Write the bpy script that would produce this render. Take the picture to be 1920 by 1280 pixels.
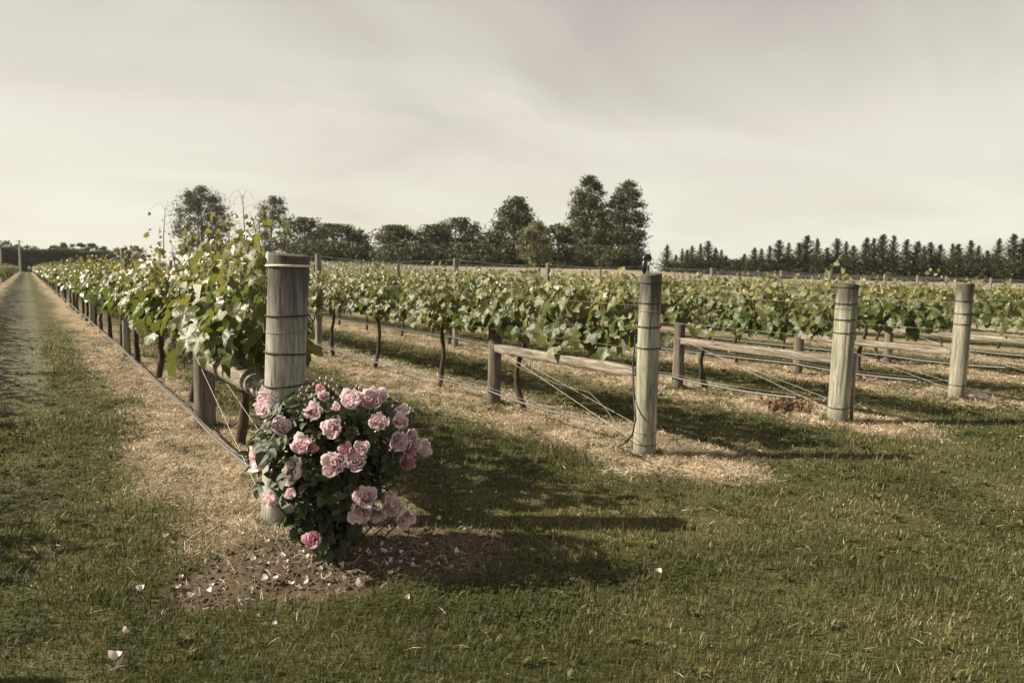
import bpy, math, random
import numpy as np
from mathutils import Vector, Matrix

rad = math.radians
scene = bpy.context.scene
for o in list(bpy.data.objects):
    bpy.data.objects.remove(o)
COL = scene.collection
rng = np.random.default_rng(7)
random.seed(7)

# ------------------------------------------------------------------ camera
CAM_H, FPX, YAW, PITCH, ROLL = 1.5, 1294.0, 0.61218, 0.09383, 0.020
fwd = Vector((math.sin(YAW) * math.cos(PITCH), math.cos(YAW) * math.cos(PITCH), -math.sin(PITCH)))
rgt0 = Vector((math.cos(YAW), -math.sin(YAW), 0))
up0 = rgt0.cross(fwd)
rgt = rgt0 * math.cos(ROLL) + up0 * math.sin(ROLL)
upv = up0 * math.cos(ROLL) - rgt0 * math.sin(ROLL)
cd = bpy.data.cameras.new('camera')
cd.sensor_width = 36.0
cd.lens = FPX / 1920.0 * 36.0
cd.clip_start = 0.05
cd.clip_end = 6000
cd.dof.use_dof = True
cd.dof.focus_distance = 4.0
cd.dof.aperture_fstop = 3.2
cam = bpy.data.objects.new('camera', cd)
COL.objects.link(cam)
cam.matrix_world = Matrix(((rgt.x, upv.x, -fwd.x, 0), (rgt.y, upv.y, -fwd.y, 0), (rgt.z, upv.z, -fwd.z, CAM_H), (0, 0, 0, 1)))
scene.camera = cam

# ------------------------------------------------------------------ sky and sun
SUN_DIR = Vector((-0.836 * math.cos(rad(34.3)), 0.549 * math.cos(rad(34.3)), math.sin(rad(34.3)))).normalized()
world = bpy.data.worlds.new('World')
scene.world = world
world.use_nodes = True
wn, wl = world.node_tree.nodes, world.node_tree.links
wn.clear()
w_out = wn.new('ShaderNodeOutputWorld')
w_bg = wn.new('ShaderNodeBackground')
w_bg.inputs['Strength'].default_value = 0.1
sky = wn.new('ShaderNodeTexSky')
sky.sky_type = 'NISHITA'
sky.sun_disc = False
sky.sun_elevation = rad(34.3)
sky.sun_rotation = math.atan2(SUN_DIR.x, SUN_DIR.y)
sky.dust_density = 4.0
sky.air_density = 1.2


def wmath(op, a, b=None, c=None):
    n = wn.new('ShaderNodeMath')
    n.operation = op
    for i, v in enumerate((a, b, c)):
        if v is None:
            continue
        if isinstance(v, (int, float)):
            n.inputs[i].default_value = v
        else:
            wl.new(v, n.inputs[i])
    return n.outputs[0]


w_tc = wn.new('ShaderNodeTexCoord')
w_sep = wn.new('ShaderNodeSeparateXYZ')
wl.new(w_tc.outputs['Generated'], w_sep.inputs[0])
w_el = wmath('MAXIMUM', w_sep.outputs['Z'], 0.0)
w_den = wmath('ADD', w_el, 0.22)
w_cx = wmath('DIVIDE', w_sep.outputs['X'], w_den)
w_cy = wmath('DIVIDE', w_sep.outputs['Y'], w_den)
w_comb = wn.new('ShaderNodeCombineXYZ')
wl.new(w_cx, w_comb.inputs[0])
wl.new(w_cy, w_comb.inputs[1])
w_map = wn.new('ShaderNodeMapping')
w_map.inputs['Rotation'].default_value = (0, 0, 0.75)
w_map.inputs['Scale'].default_value = (0.7, 1.0, 1)
wl.new(w_comb.outputs[0], w_map.inputs['Vector'])
w_nz = wn.new('ShaderNodeTexNoise')
w_nz.inputs['Scale'].default_value = 1.15
w_nz.inputs['Detail'].default_value = 5.0
w_nz.inputs['Roughness'].default_value = 0.48
w_nz.inputs['Distortion'].default_value = 0.5
wl.new(w_map.outputs[0], w_nz.inputs['Vector'])
# the overcast veil: bright and thin low down, greyer and thicker higher up
w_t = wmath('MULTIPLY', w_el, 1.55)
w_t = wmath('ADD', w_t, wmath('MULTIPLY', wmath('SUBTRACT', w_nz.outputs[0], 0.5), 0.85))
w_ramp = wn.new('ShaderNodeValToRGB')
cr = w_ramp.color_ramp
cr.elements[0].position = 0.0
cr.elements[0].color = (4.85, 4.75, 4.0, 1)
cr.elements[1].position = 0.72
cr.elements[1].color = (2.3, 2.0, 1.76, 1)
e_ = cr.elements.new(0.28)
e_.color = (4.2, 3.9, 3.3, 1)
wl.new(w_t, w_ramp.inputs[0])
w_mix = wn.new('ShaderNodeMixRGB')
w_mix.inputs[0].default_value = 0.90
wl.new(sky.outputs[0], w_mix.inputs[1])
wl.new(w_ramp.outputs[0], w_mix.inputs[2])
wl.new(w_mix.outputs[0], w_bg.inputs['Color'])
wl.new(w_bg.outputs[0], w_out.inputs['Surface'])

sd = bpy.data.lights.new('sun', 'SUN')
sd.energy = 4.9
sd.angle = rad(0.55)
sd.color = (1.0, 0.895, 0.715)
sun = bpy.data.objects.new('sun', sd)
COL.objects.link(sun)
sun.rotation_euler = SUN_DIR.to_track_quat('Z', 'Y').to_euler()
sun.location = (-20, 20, 30)

vs = scene.view_settings
vs.view_transform = 'Standard'
vs.look = 'None'
vs.gamma = 1.0
vs.use_curve_mapping = False
vs.exposure = 0.95
scene.cycles.max_bounces = 8
scene.cycles.transparent_max_bounces = 8
scene.cycles.use_denoising = True

# ------------------------------------------------------------------ helpers: maths


def at(px, py, depth):
    """World point seen at a photo pixel, `depth` metres along the view axis."""
    d = fwd + rgt * ((px - 960) / FPX) - upv * ((py - 640) / FPX)
    return Vector((0, 0, CAM_H)) + d * depth


def gnd(px, py, z=0.0):
    d = fwd + rgt * ((px - 960) / FPX) - upv * ((py - 640) / FPX)
    t = (z - CAM_H) / d.z
    return Vector((0, 0, CAM_H)) + d * t


_tab = np.random.default_rng(11).random((256, 256))


def vnoise(x, y):
    xi = np.floor(x).astype(int)
    yi = np.floor(y).astype(int)
    fx, fy = x - xi, y - yi
    fx = fx * fx * (3 - 2 * fx)
    fy = fy * fy * (3 - 2 * fy)
    g = lambda a, b: _tab[a & 255, b & 255]
    return (g(xi, yi) * (1 - fx) + g(xi + 1, yi) * fx) * (1 - fy) + (g(xi, yi + 1) * (1 - fx) + g(xi + 1, yi + 1) * fx) * fy


def fbm(x, y, s, o=3):
    t, a, n = 0.0, 1.0, 0.0
    x, y = np.asarray(x, float) * s, np.asarray(y, float) * s
    for i in range(o):
        t = t + a * vnoise(x + 37.1 * i, y + 11.7 * i)
        n += a
        a *= 0.5
        x, y = x * 2.03, y * 2.03
    return t / n


def sstep(a, b, x):
    t = np.clip((x - a) / (b - a), 0, 1)
    return t * t * (3 - 2 * t)


ROWX = [-1.95, 1.32, 4.45, 7.4, 10.35, 13.3] + [13.3 + 2.95 * i for i in range(1, 11)]
END_Y = [4.1, 4.167, 4.121, 4.063, 4.072] + [4.05] * 11
ROW_FAR = 222.0


def height(x, y):
    x, y = np.asarray(x, float), np.asarray(y, float)
    d = np.sqrt(x * x + y * y)
    az = np.arctan2(x, np.maximum(y, .01))
    far = (3.2 - 1.2 * sstep(.72, 1.05, az)) * sstep(40, 135, d) * sstep(12, 60, x)
    bump = (fbm(x, y, 1.3) - 0.5) * 0.035 * sstep(60, 20, d)
    near = d < 30
    if np.any(near):
        strip = np.zeros_like(d)
        for rx in ROWX[:7]:
            strip = np.maximum(strip, sstep(0.85, 0.45, np.abs(x - rx)))
        strip = strip * sstep(2.9, 3.3, y)
        bump = bump + np.where(near, (fbm(x + 5, y + 3, 4.2, 2) - 0.5) * (0.012 + 0.05 * strip), 0)
    return far + bump - 0.012


def zones(x, y):
    """How straw-covered, bare, lush, mown and pale the ground is (0 to 1 each)."""
    n1 = fbm(x, y, 1.1, 4) - 0.5
    n2 = fbm(x + 50, y + 20, 3.7, 3) - 0.5
    straw = np.zeros_like(x)
    for i, rx in enumerate(ROWX):
        hw = 0.64 if i != 1 else 0.46 + 0.20 * sstep(10, 4.5, y)
        off = 0.03 if i != 1 else -0.05
        dx = np.abs(x - rx - off) - hw + n1 * 0.75 + n2 * 0.35
        y0 = END_Y[i] - 0.98 + n1 * 0.5 + n2 * 0.3 + 0.6 * sstep(0.15, 0.75, np.abs(x - rx - off))
        s = sstep(0.26, -0.24, dx) * sstep(-0.2, 0.26, y - y0)
        straw = np.maximum(straw, s)
    straw = straw * (x < 46) * (y < ROW_FAR + 2)
    straw = straw * (0.35 + 0.65 * sstep(-0.20, -0.04, n2 + n1 * 0.6))
    # bare soil round the rose bush
    ex = (x - 1.24) / 0.78
    ey = (y - 3.42) / 0.58
    rr = np.sqrt(ex * ex + ey * ey) + n1 * 0.6 + n2 * 0.35
    soil = sstep(1.02, 0.72, rr)
    ex2 = (x - 1.85) / 0.55
    ey2 = (y - 3.15) / 0.42
    soil = np.maximum(soil, sstep(1.0, 0.6, np.sqrt(ex2 * ex2 + ey2 * ey2) + n1 * 0.6))
    track = sstep(-1.35, -1.0, x + n2 * 0.15) * sstep(0.28, 0.1, x + n2 * 0.2) * sstep(7.5, 11.0, y + n1 * 3)
    lush = sstep(-0.25, 0.35, n1 + 0.35 * (sstep(0.0, 0.3, x) * sstep(0.75, 0.5, x)) + 0.15)
    pale = sstep(47.0, 49.0, x) * sstep(132, 122, np.sqrt(x * x + y * y))
    return straw, soil, track, lush, pale


# ------------------------------------------------------------------ helpers: meshes and objects


def mesh_tri(name, V, F, mats, attrs=None, smooth=True, mat_idx=None):
    """Mesh from an (n,3) vertex array and an (m,3) or (m,4) face array."""
    V = np.asarray(V, np.float32)
    F = np.asarray(F, np.int32)
    k = F.shape[1]
    me = bpy.data.meshes.new(name)
    me.vertices.add(len(V))
    me.vertices.foreach_set('co', V.ravel())
    me.loops.add(F.size)
    me.loops.foreach_set('vertex_index', F.ravel())
    me.polygons.add(len(F))
    me.polygons.foreach_set('loop_start', np.arange(0, F.size, k, dtype=np.int32))
    try:
        me.polygons.foreach_set('loop_total', np.full(len(F), k, np.int32))
    except Exception:
        pass
    if smooth:
        me.polygons.foreach_set('use_smooth', np.ones(len(F), bool))
    if mat_idx is not None:
        me.polygons.foreach_set('material_index', np.asarray(mat_idx, np.int32))
    for nm, a in (attrs or {}).items():
        at_ = me.attributes.new(nm, 'FLOAT', 'POINT')
        at_.data.foreach_set('value', np.asarray(a, np.float32))
    for m in (mats if isinstance(mats, (list, tuple)) else [mats]):
        me.materials.append(m)
    me.update(calc_edges=True)
    me.validate()
    return me


def link(name, me, parent=None, loc=None, rot=None, **props):
    o = bpy.data.objects.new(name, me)
    COL.objects.link(o)
    if parent is not None:
        o.parent = parent
    if loc is not None:
        o.location = loc
    if rot is not None:
        o.rotation_euler = rot
    for k_, v_ in props.items():
        o[k_] = v_
    return o


def thing(name, label, cat, loc=(0, 0, 0), rotz=0.0, group=None):
    o = link(name, None, None, loc, (0, 0, rotz), label=label, category=cat)
    o.empty_display_size = 0.1
    if group:
        o['group'] = group
    return o


def tag(o, label, cat, group=None):
    o['label'] = label
    o['category'] = cat
    if group:
        o['group'] = group
    return o


class MB:
    """Collects rings, tubes, boxes and lathes into one mesh of triangles."""

    def __init__(self):
        self.v, self.f, self.n, self.t = [], [], 0, []

    def add(self, V, F, tint=0.0):
        V = np.asarray(V, float)
        F = np.asarray(F, int)
        if F.shape[1] == 4:
            F = np.concatenate([F[:, [0, 1, 2]], F[:, [0, 2, 3]]])
        self.v.append(V)
        self.f.append(F + self.n)
        self.t.append(np.broadcast_to(np.asarray(tint, float), (len(V),)).copy())
        self.n += len(V)

    def tube(self, pts, radii, sides=8, caps=True, jit=0.0, tint=0.0):
        pts = [Vector(p) for p in pts]
        if isinstance(radii, (int, float)):
            radii = [radii] * len(pts)
        V, F = [], []
        ref = None
        for i, p in enumerate(pts):
            d = (pts[min(i + 1, len(pts) - 1)] - pts[max(i - 1, 0)]).normalized()
            if ref is None:
                ref = Vector((1, 0, 0)) if abs(d.x) < 0.8 else Vector((0, 1, 0))
            a = (ref - d * ref.dot(d)).normalized()
            ref = a
            b = d.cross(a)
            for s in range(sides):
                an = 2 * math.pi * s / sides
                r = radii[i] * (1 + (random.random() - 0.5) * jit)
                V.append(p + a * (math.cos(an) * r) + b * (math.sin(an) * r))
        for i in range(len(pts) - 1):
            for s in range(sides):
                s2 = (s + 1) % sides
                F.append((i * sides + s, i * sides + s2, (i + 1) * sides + s2, (i + 1) * sides + s))
        self.add([tuple(v) for v in V], F, tint)
        if caps:
            for i0, p, fl in ((0, pts[0], True), ((len(pts) - 1) * sides, pts[-1], False)):
                V2 = [tuple(V[i0 + s]) for s in range(sides)] + [tuple(p)]
                F2 = [((s + 1) % sides, s, sides) if fl else (s, (s + 1) % sides, sides) for s in range(sides)]
                self.add(V2, F2, tint)
        return self

    def box(self, c, size, rot=None):
        c, s = Vector(c), Vector(size) * 0.5
        V = [Vector((x * s.x, y * s.y, z * s.z)) for x in (-1, 1) for y in (-1, 1) for z in (-1, 1)]
        if rot is not None:
            V = [rot @ v for v in V]
        F = [(0, 1, 3, 2), (4, 6, 7, 5), (0, 4, 5, 1), (2, 3, 7, 6), (0, 2, 6, 4), (1, 5, 7, 3)]
        self.add([tuple(v + c) for v in V], F)
        return self

    def mesh(self, name, mat, smooth=True):
        V = np.concatenate(self.v)
        F = np.concatenate(self.f)
        return mesh_tri(name, V, F, mat, {'tint': np.concatenate(self.t)}, smooth)


def ring(r, tube_r, z, sides=28, tsides=6, tilt=0.0, squash=0.0):
    V, F = [], []
    for i in range(sides):
        a = 2 * math.pi * i / sides
        rr = r * (1 + squash * math.sin(2 * a))
        for j in range(tsides):
            b = 2 * math.pi * j / tsides
            q = rr + tube_r * math.cos(b)
            V.append((q * math.cos(a), q * math.sin(a), z + tube_r * math.sin(b) + tilt * math.cos(a)))
    for i in range(sides):
        for j in range(tsides):
            i2, j2 = (i + 1) % sides, (j + 1) % tsides
            F.append((i * tsides + j, i2 * tsides + j, i2 * tsides + j2, i * tsides + j2))
    return V, F


# ------------------------------------------------------------------ helpers: materials
class Mat:
    def __init__(self, name):
        self.m = bpy.data.materials.new(name)
        self.m.use_nodes = True
        self.n, self.l = self.m.node_tree.nodes, self.m.node_tree.links
        self.n.clear()
        self.out = self.n.new('ShaderNodeOutputMaterial')
        self.b = self.n.new('ShaderNodeBsdfPrincipled')
        self.l.new(self.b.outputs[0], self.out.inputs['Surface'])

    def node(self, t, **kw):
        n = self.n.new(t)
        for k, v in kw.items():
            setattr(n, k, v)
        return n

    def put(self, sock, v):
        if isinstance(v, bpy.types.NodeSocket):
            self.l.new(v, sock)
        elif isinstance(v, (tuple, list)) and len(v) == 3 and len(sock.default_value) == 4:
            sock.default_value = (*v, 1)
        else:
            sock.default_value = v

    def math(self, op, a, b=0.0, clamp=False):
        n = self.node('ShaderNodeMath', operation=op, use_clamp=clamp)
        self.put(n.inputs[0], a)
        self.put(n.inputs[1], b)
        return n.outputs[0]

    def mix(self, fac, a, b, mode='MIX'):
        n = self.node('ShaderNodeMixRGB', blend_type=mode)
        self.put(n.inputs[0], fac)
        self.put(n.inputs[1], a)
        self.put(n.inputs[2], b)
        return n.outputs[0]

    def coord(self, which='Object', scale=None, rot=None):
        tc = self.node('ShaderNodeTexCoord')
        o = tc.outputs[which]
        if scale is not None:
            mp = self.node('ShaderNodeMapping')
            mp.inputs['Scale'].default_value = scale
            if rot:
                mp.inputs['Rotation'].default_value = rot
            self.l.new(o, mp.inputs['Vector'])
            o = mp.outputs[0]
        return o

    def noise(self, vec, scale, detail=4.0, rough=0.5, dist=0.0):
        n = self.node('ShaderNodeTexNoise')
        self.l.new(vec, n.inputs['Vector'])
        n.inputs['Scale'].default_value = scale
        n.inputs['Detail'].default_value = detail
        n.inputs['Roughness'].default_value = rough
        n.inputs['Distortion'].default_value = dist
        return n.outputs[0]

    def ramp(self, fac, stops):
        n = self.node('ShaderNodeValToRGB')
        e = n.color_ramp.elements
        e[0].position, e[0].color = stops[0][0], (*stops[0][1], 1)
        e[1].position, e[1].color = stops[-1][0], (*stops[-1][1], 1)
        for p, c in stops[1:-1]:
            x = e.new(p)
            x.color = (*c, 1)
        self.l.new(fac, n.inputs[0])
        return n.outputs[0]

    def attr(self, name):
        return self.node('ShaderNodeAttribute', attribute_name=name).outputs['Fac']

    def bump(self, h, strength=0.3, dist=0.02):
        n = self.node('ShaderNodeBump')
        n.inputs['Strength'].default_value = strength
        n.inputs['Distance'].default_value = dist
        self.l.new(h, n.inputs['Height'])
        self.l.new(n.outputs[0], self.b.inputs['Normal'])

    def set(self, **kw):
        for k, v in kw.items():
            self.put(self.b.inputs[k.replace('_', ' ')], v)
        return self

    def translucent(self, color, fac):
        t = self.node('ShaderNodeBsdfTranslucent')
        self.put(t.inputs['Color'], color)
        m = self.node('ShaderNodeMixShader')
        self.put(m.inputs[0], fac)
        self.l.new(self.b.outputs[0], m.inputs[1])
        self.l.new(t.outputs[0], m.inputs[2])
        self.l.new(m.outputs[0], self.out.inputs['Surface'])


def grey(v):
    return (v, v, v)


M = {}

# ground
g = Mat('ground')
pos = g.coord('Object')
n_big = g.noise(pos, 0.6, 5, 0.55)
n_mid = g.noise(pos, 5.0, 5, 0.6)
n_fin = g.noise(pos, 60.0, 4, 0.7)
n_str = g.noise(g.coord('Object', (35, 120, 40), (0, 0, 0.6)), 1.0, 4, 0.65, 1.5)
n_st2 = g.noise(g.coord('Object', (110, 30, 40), (0, 0, 0.3)), 1.0, 4, 0.65, 1.5)
fib = g.math('MAXIMUM', n_str, n_st2)
grass_c = g.ramp(n_fin, [(0.3, (0.028, 0.031, 0.012)), (0.55, (0.068, 0.070, 0.027)), (0.75, (0.14, 0.122, 0.058))])
dry_c = g.ramp(n_fin, [(0.3, (0.06, 0.05, 0.025)), (0.7, (0.25, 0.205, 0.12))])
dryf = g.math('MULTIPLY', g.math('SUBTRACT', g.mix(0.5, n_big, n_mid), 0.47), 6.0, True)
grass_c = g.mix(g.math('MULTIPLY', dryf, 0.55), grass_c, dry_c)
track_c = g.ramp(g.mix(0.5, n_mid, n_fin), [(0.3, (0.062, 0.068, 0.040)), (0.7, (0.155, 0.153, 0.10))])
straw_c = g.ramp(fib, [(0.42, (0.115, 0.086, 0.055)), (0.56, (0.33, 0.262, 0.178)), (0.71, (0.58, 0.48, 0.345))])
straw_c = g.mix(g.math('MULTIPLY', g.math('SUBTRACT', n_mid, 0.47), 4.0, True), straw_c, (0.125, 0.095, 0.058))
soil_c = g.ramp(g.mix(0.5, n_mid, n_fin), [(0.3, (0.050, 0.039, 0.026)), (0.7, (0.14, 0.11, 0.073))])
pale_c = g.ramp(n_mid, [(0.3, (0.20, 0.165, 0.115)), (0.7, (0.31, 0.265, 0.195))])
c = g.mix(g.attr('track'), grass_c, track_c)
c = g.mix(g.attr('straw'), c, straw_c)
c = g.mix(g.attr('soil'), c, soil_c)
c = g.mix(g.attr('pale'), c, pale_c)
g.set(Base_Color=c, Roughness=0.95, Specular_IOR_Level=0.15)
g.bump(g.math('ADD', g.math('MULTIPLY', fib, 0.6), g.mix(0.4, n_mid, n_fin)), 0.5, 0.010)
M['ground'] = g.m

g = Mat('grass_blade')
t_ = g.attr('tint')
g.set(Base_Color=g.ramp(t_, [(0.0, (0.040, 0.052, 0.015)), (0.4, (0.088, 0.098, 0.030)), (0.62, (0.158, 0.147, 0.056)), (1.0, (0.36, 0.30, 0.175))]),
      Roughness=0.55, Specular_IOR_Level=0.35)
g.translucent(g.ramp(t_, [(0.0, (0.072, 0.088, 0.018)), (0.6, (0.20, 0.18, 0.055)), (1.0, (0.36, 0.29, 0.165))]), 0.3)
M['blade'] = g.m

g = Mat('dry_straw')
g.set(Base_Color=g.ramp(g.attr('tint'), [(0.0, (0.13, 0.093, 0.056)), (0.5, (0.41, 0.328, 0.224)), (1.0, (0.70, 0.595, 0.44))]), Roughness=0.7, Specular_IOR_Level=0.3)
M['straw'] = g.m

g = Mat('soil_clod')
g.set(Base_Color=g.ramp(g.noise(g.coord(), 25), [(0.3, (0.055, 0.043, 0.028)), (0.7, (0.14, 0.11, 0.073))]), Roughness=0.95, Specular_IOR_Level=0.1)
M['clod'] = g.m


def leaf_mat(name, stops, tr_stops, under, rough=0.36, spec=0.6, tfac=0.32, nscale=14):
    g = Mat(name)
    t = g.attr('tint')
    nz = g.noise(g.coord('Object'), nscale, 3, 0.6)
    t2 = g.math('ADD', t, g.math('MULTIPLY', g.math('SUBTRACT', nz, 0.5), 0.25))
    top = g.ramp(t2, stops)
    geo = g.node('ShaderNodeNewGeometry')
    col = g.mix(geo.outputs['Backfacing'], top, g.mix(0.55, top, under))
    g.set(Base_Color=col, Roughness=rough, Specular_IOR_Level=spec)
    g.translucent(g.ramp(t2, tr_stops), tfac)
    g.bump(nz, 0.25, 0.02)
    return g.m


M['vine_leaf'] = leaf_mat('vine_leaf',
                          [(0.0, (0.042, 0.058, 0.014)), (0.45, (0.092, 0.104, 0.028)), (0.75, (0.155, 0.15, 0.046)), (1.0, (0.21, 0.19, 0.062))],
                          [(0.0, (0.07, 0.11, 0.012)), (0.5, (0.17, 0.20, 0.03)), (1.0, (0.31, 0.28, 0.06))],
                          (0.26, 0.27, 0.17), 0.36, 0.5)
M['rose_leaf'] = leaf_mat('rose_leaf',
                          [(0.0, (0.030, 0.040, 0.018)), (0.5, (0.055, 0.070, 0.030)), (1.0, (0.10, 0.11, 0.055))],
                          [(0.0, (0.03, 0.06, 0.012)), (1.0, (0.10, 0.14, 0.03))], (0.13, 0.15, 0.10), 0.42, 0.5, 0.2, 30)
M['tree_leaf'] = leaf_mat('tree_leaf',
                          [(0.0, (0.042, 0.045, 0.022)), (0.5, (0.088, 0.088, 0.042)), (0.8, (0.14, 0.138, 0.056)), (1.0, (0.22, 0.21, 0.10))],
                          [(0.0, (0.03, 0.045, 0.012)), (1.0, (0.14, 0.16, 0.05))], (0.11, 0.12, 0.075), 0.55, 0.35, 0.22, 0.6)
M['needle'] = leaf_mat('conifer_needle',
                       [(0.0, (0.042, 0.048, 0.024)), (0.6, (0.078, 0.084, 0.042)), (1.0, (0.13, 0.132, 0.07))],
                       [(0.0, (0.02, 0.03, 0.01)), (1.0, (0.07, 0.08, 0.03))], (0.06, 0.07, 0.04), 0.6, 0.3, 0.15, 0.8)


def petal_mat(name, base, deep, tr):
    g = Mat(name)
    t = g.attr('tint')
    nz = g.noise(g.coord('Object'), 20, 3, 0.6)
    col = g.mix(g.math('ADD', t, g.math('MULTIPLY', g.math('SUBTRACT', nz, 0.5), 0.4), True), base, deep)
    g.set(Base_Color=col, Roughness=0.6, Specular_IOR_Level=0.25)
    g.translucent(tr, 0.28)
    return g.m


M['petal'] = petal_mat('rose_petal', (0.90, 0.815, 0.82), (0.84, 0.63, 0.68), (0.88, 0.76, 0.78))
M['petal_deep'] = petal_mat('rose_petal_deep', (0.80, 0.60, 0.64), (0.66, 0.30, 0.39), (0.76, 0.50, 0.56))
M['petal_fallen'] = petal_mat('fallen_petal', (0.76, 0.68, 0.66), (0.68, 0.55, 0.54), (0.7, 0.58, 0.57))


def wood_mat(name, cols, stain=0.0, stain_top=1.6, stain_len=0.42, grain=(14, 14, 1.1), streak=0.5):
    g = Mat(name)
    oi = g.node('ShaderNodeObjectInfo')
    tc = g.node('ShaderNodeTexCoord')
    shift = g.node('ShaderNodeVectorMath', operation='ADD')
    g.l.new(tc.outputs['Object'], shift.inputs[0])
    cb = g.node('ShaderNodeCombineXYZ')
    g.l.new(g.math('MULTIPLY', oi.outputs['Random'], 17.0), cb.inputs[2])
    g.l.new(cb.outputs[0], shift.inputs[1])
    mp = g.node('ShaderNodeMapping')
    mp.inputs['Scale'].default_value = grain
    g.l.new(shift.outputs[0], mp.inputs['Vector'])
    v = mp.outputs[0]
    fine = g.noise(v, 4.5, 5, 0.65, 0.6)
    coarse = g.noise(v, 1.3, 4, 0.55, 0.8)
    spots = g.noise(shift.outputs[0], 9.0, 5, 0.6)
    col = g.ramp(g.mix(0.45, coarse, fine), [(0.36, cols[0]), (0.50, cols[1]), (0.64, cols[2])])
    crack = g.math('MULTIPLY', g.math('SUBTRACT', g.noise(v, 3.0, 3, 0.5, 1.2), 0.575), 9.0, True)
    col = g.mix(g.math('MULTIPLY', crack, streak), col, tuple(x * 0.25 for x in cols[0]))
    col = g.mix(g.math('MULTIPLY', g.math('SUBTRACT', spots, 0.58), 5.0, True), col, tuple(x * 0.7 for x in cols[1]))
    if stain:
        sp = g.node('ShaderNodeSeparateXYZ')
        g.l.new(tc.outputs['Object'], sp.inputs[0])
        hgt = g.math('DIVIDE', g.math('SUBTRACT', sp.outputs['Z'], stain_top - stain_len), stain_len)
        hgt = g.math('ADD', hgt, g.math('MULTIPLY', g.math('SUBTRACT', coarse, 0.5), 2.4))
        f = g.math('MULTIPLY', g.math('SUBTRACT', hgt, 0.1), 1.6, True)
        col = g.mix(g.math('MULTIPLY', f, stain), col, (0.045, 0.038, 0.032))
        low = g.math('MULTIPLY', g.math('SUBTRACT', 0.22, g.math('ADD', sp.outputs['Z'], g.math('MULTIPLY', coarse, 0.12))), 7.0, True)
        col = g.mix(g.math('MULTIPLY', low, 0.65), col, tuple(x * 0.45 for x in cols[1]))
    g.set(Base_Color=col, Roughness=0.85, Specular_IOR_Level=0.25)
    g.bump(g.math('SUBTRACT', g.mix(0.5, fine, coarse), g.math('MULTIPLY', crack, 0.5)), 0.6, 0.004)
    return g.m


GREYWOOD = ((0.13, 0.124, 0.104), (0.31, 0.298, 0.255), (0.52, 0.505, 0.445))
M['post'] = wood_mat('weathered_post', GREYWOOD, 0.85, 1.60, 0.60)
M['post_light'] = wood_mat('weathered_post_light', ((0.115, 0.11, 0.084), (0.255, 0.246, 0.19), (0.41, 0.40, 0.32)), 0.85, 1.52, 0.34)
M['brace'] = wood_mat('brace_post_wood', ((0.07, 0.058, 0.046), (0.14, 0.12, 0.098), (0.25, 0.222, 0.185)), 0.45, 0.95)
M['line_post'] = wood_mat('line_post_wood', ((0.12, 0.105, 0.085), (0.22, 0.20, 0.165), (0.34, 0.315, 0.265)), 0.3, 1.85)
M['rail'] = wood_mat('rail_wood', ((0.075, 0.062, 0.05), (0.20, 0.175, 0.14), (0.40, 0.36, 0.30)), 0, grain=(16, 1.2, 16), streak=0.75)
M['bark'] = wood_mat('vine_bark', ((0.022, 0.016, 0.012), (0.055, 0.042, 0.032), (0.115, 0.092, 0.072)), 0, grain=(18, 18, 3))
M['tree_bark'] = wood_mat('tree_bark', ((0.05, 0.04, 0.03), (0.10, 0.085, 0.065), (0.19, 0.165, 0.13)), 0, grain=(1.5, 1.5, .3))
M['rose_stem'] = wood_mat('rose_stem', ((0.03, 0.03, 0.014), (0.065, 0.06, 0.028), (0.11, 0.10, 0.05)), 0, grain=(20, 20, 6))


def plain(name, col, rough, metal=0.0, spec=0.5, vary=0.15, scale=30):
    g = Mat(name)
    n = g.noise(g.coord('Object'), scale, 4, 0.6)
    cc = g.ramp(n, [(0.3, tuple(x * (1 - vary) for x in col)), (0.7, tuple(min(1, x * (1 + vary)) for x in col))])
    g.set(Base_Color=cc, Roughness=rough, Metallic=metal, Specular_IOR_Level=spec)
    return g.m


M['wire'] = plain('galvanised_wire', (0.22, 0.205, 0.185), 0.6, 0.25)
M['wire_pale'] = plain('pale_wire', (0.38, 0.35, 0.31), 0.6, 0.2)
M['wire_dark'] = plain('rusted_wire', (0.035, 0.03, 0.027), 0.6, 0.3)
M['hose'] = plain('irrigation_pipe', (0.115, 0.115, 0.11), 0.42, 0.0, 0.6)
M['hose_black'] = plain('black_hose', (0.015, 0.015, 0.015), 0.4)
M['twine'] = plain('pale_twine', (0.62, 0.58, 0.50), 0.8)
M['stake'] = plain('painted_steel', (0.30, 0.27, 0.21), 0.5, 0.5)
M['stone'] = plain('pale_stone', (0.42, 0.39, 0.34), 0.9, 0, 0.3, 0.3, 12)
M['dead'] = plain('dead_weed', (0.15, 0.092, 0.055), 0.8, 0, 0.2, 0.5, 40)
M['pole'] = plain('pale_pole', (0.36, 0.37, 0.36), 0.7)
M['white'] = plain('white_paint', (0.78, 0.77, 0.74), 0.6, 0, 0.4, 0.05)
M['roof'] = plain('pale_roof', (0.74, 0.74, 0.74), 0.45, 0.2, 0.5, 0.06)
M['dark_door'] = plain('dark_door', (0.07, 0.07, 0.07), 0.6)
M['skin'] = plain('skin', (0.42, 0.27, 0.20), 0.6)
M['denim'] = plain('blue_trousers', (0.07, 0.09, 0.13), 0.8)
M['hair'] = plain('dark_hair', (0.03, 0.022, 0.018), 0.6)
M['gravel'] = plain('gravel_road', (0.26, 0.25, 0.235), 0.95, 0, 0.2, 0.3, 2)

# ------------------------------------------------------------------ ground


def axis(segs):
    out = []
    for a, b, s in segs:
        out.extend(np.arange(a, b, s))
    out.append(segs[-1][1])
    return np.array(out)


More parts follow.
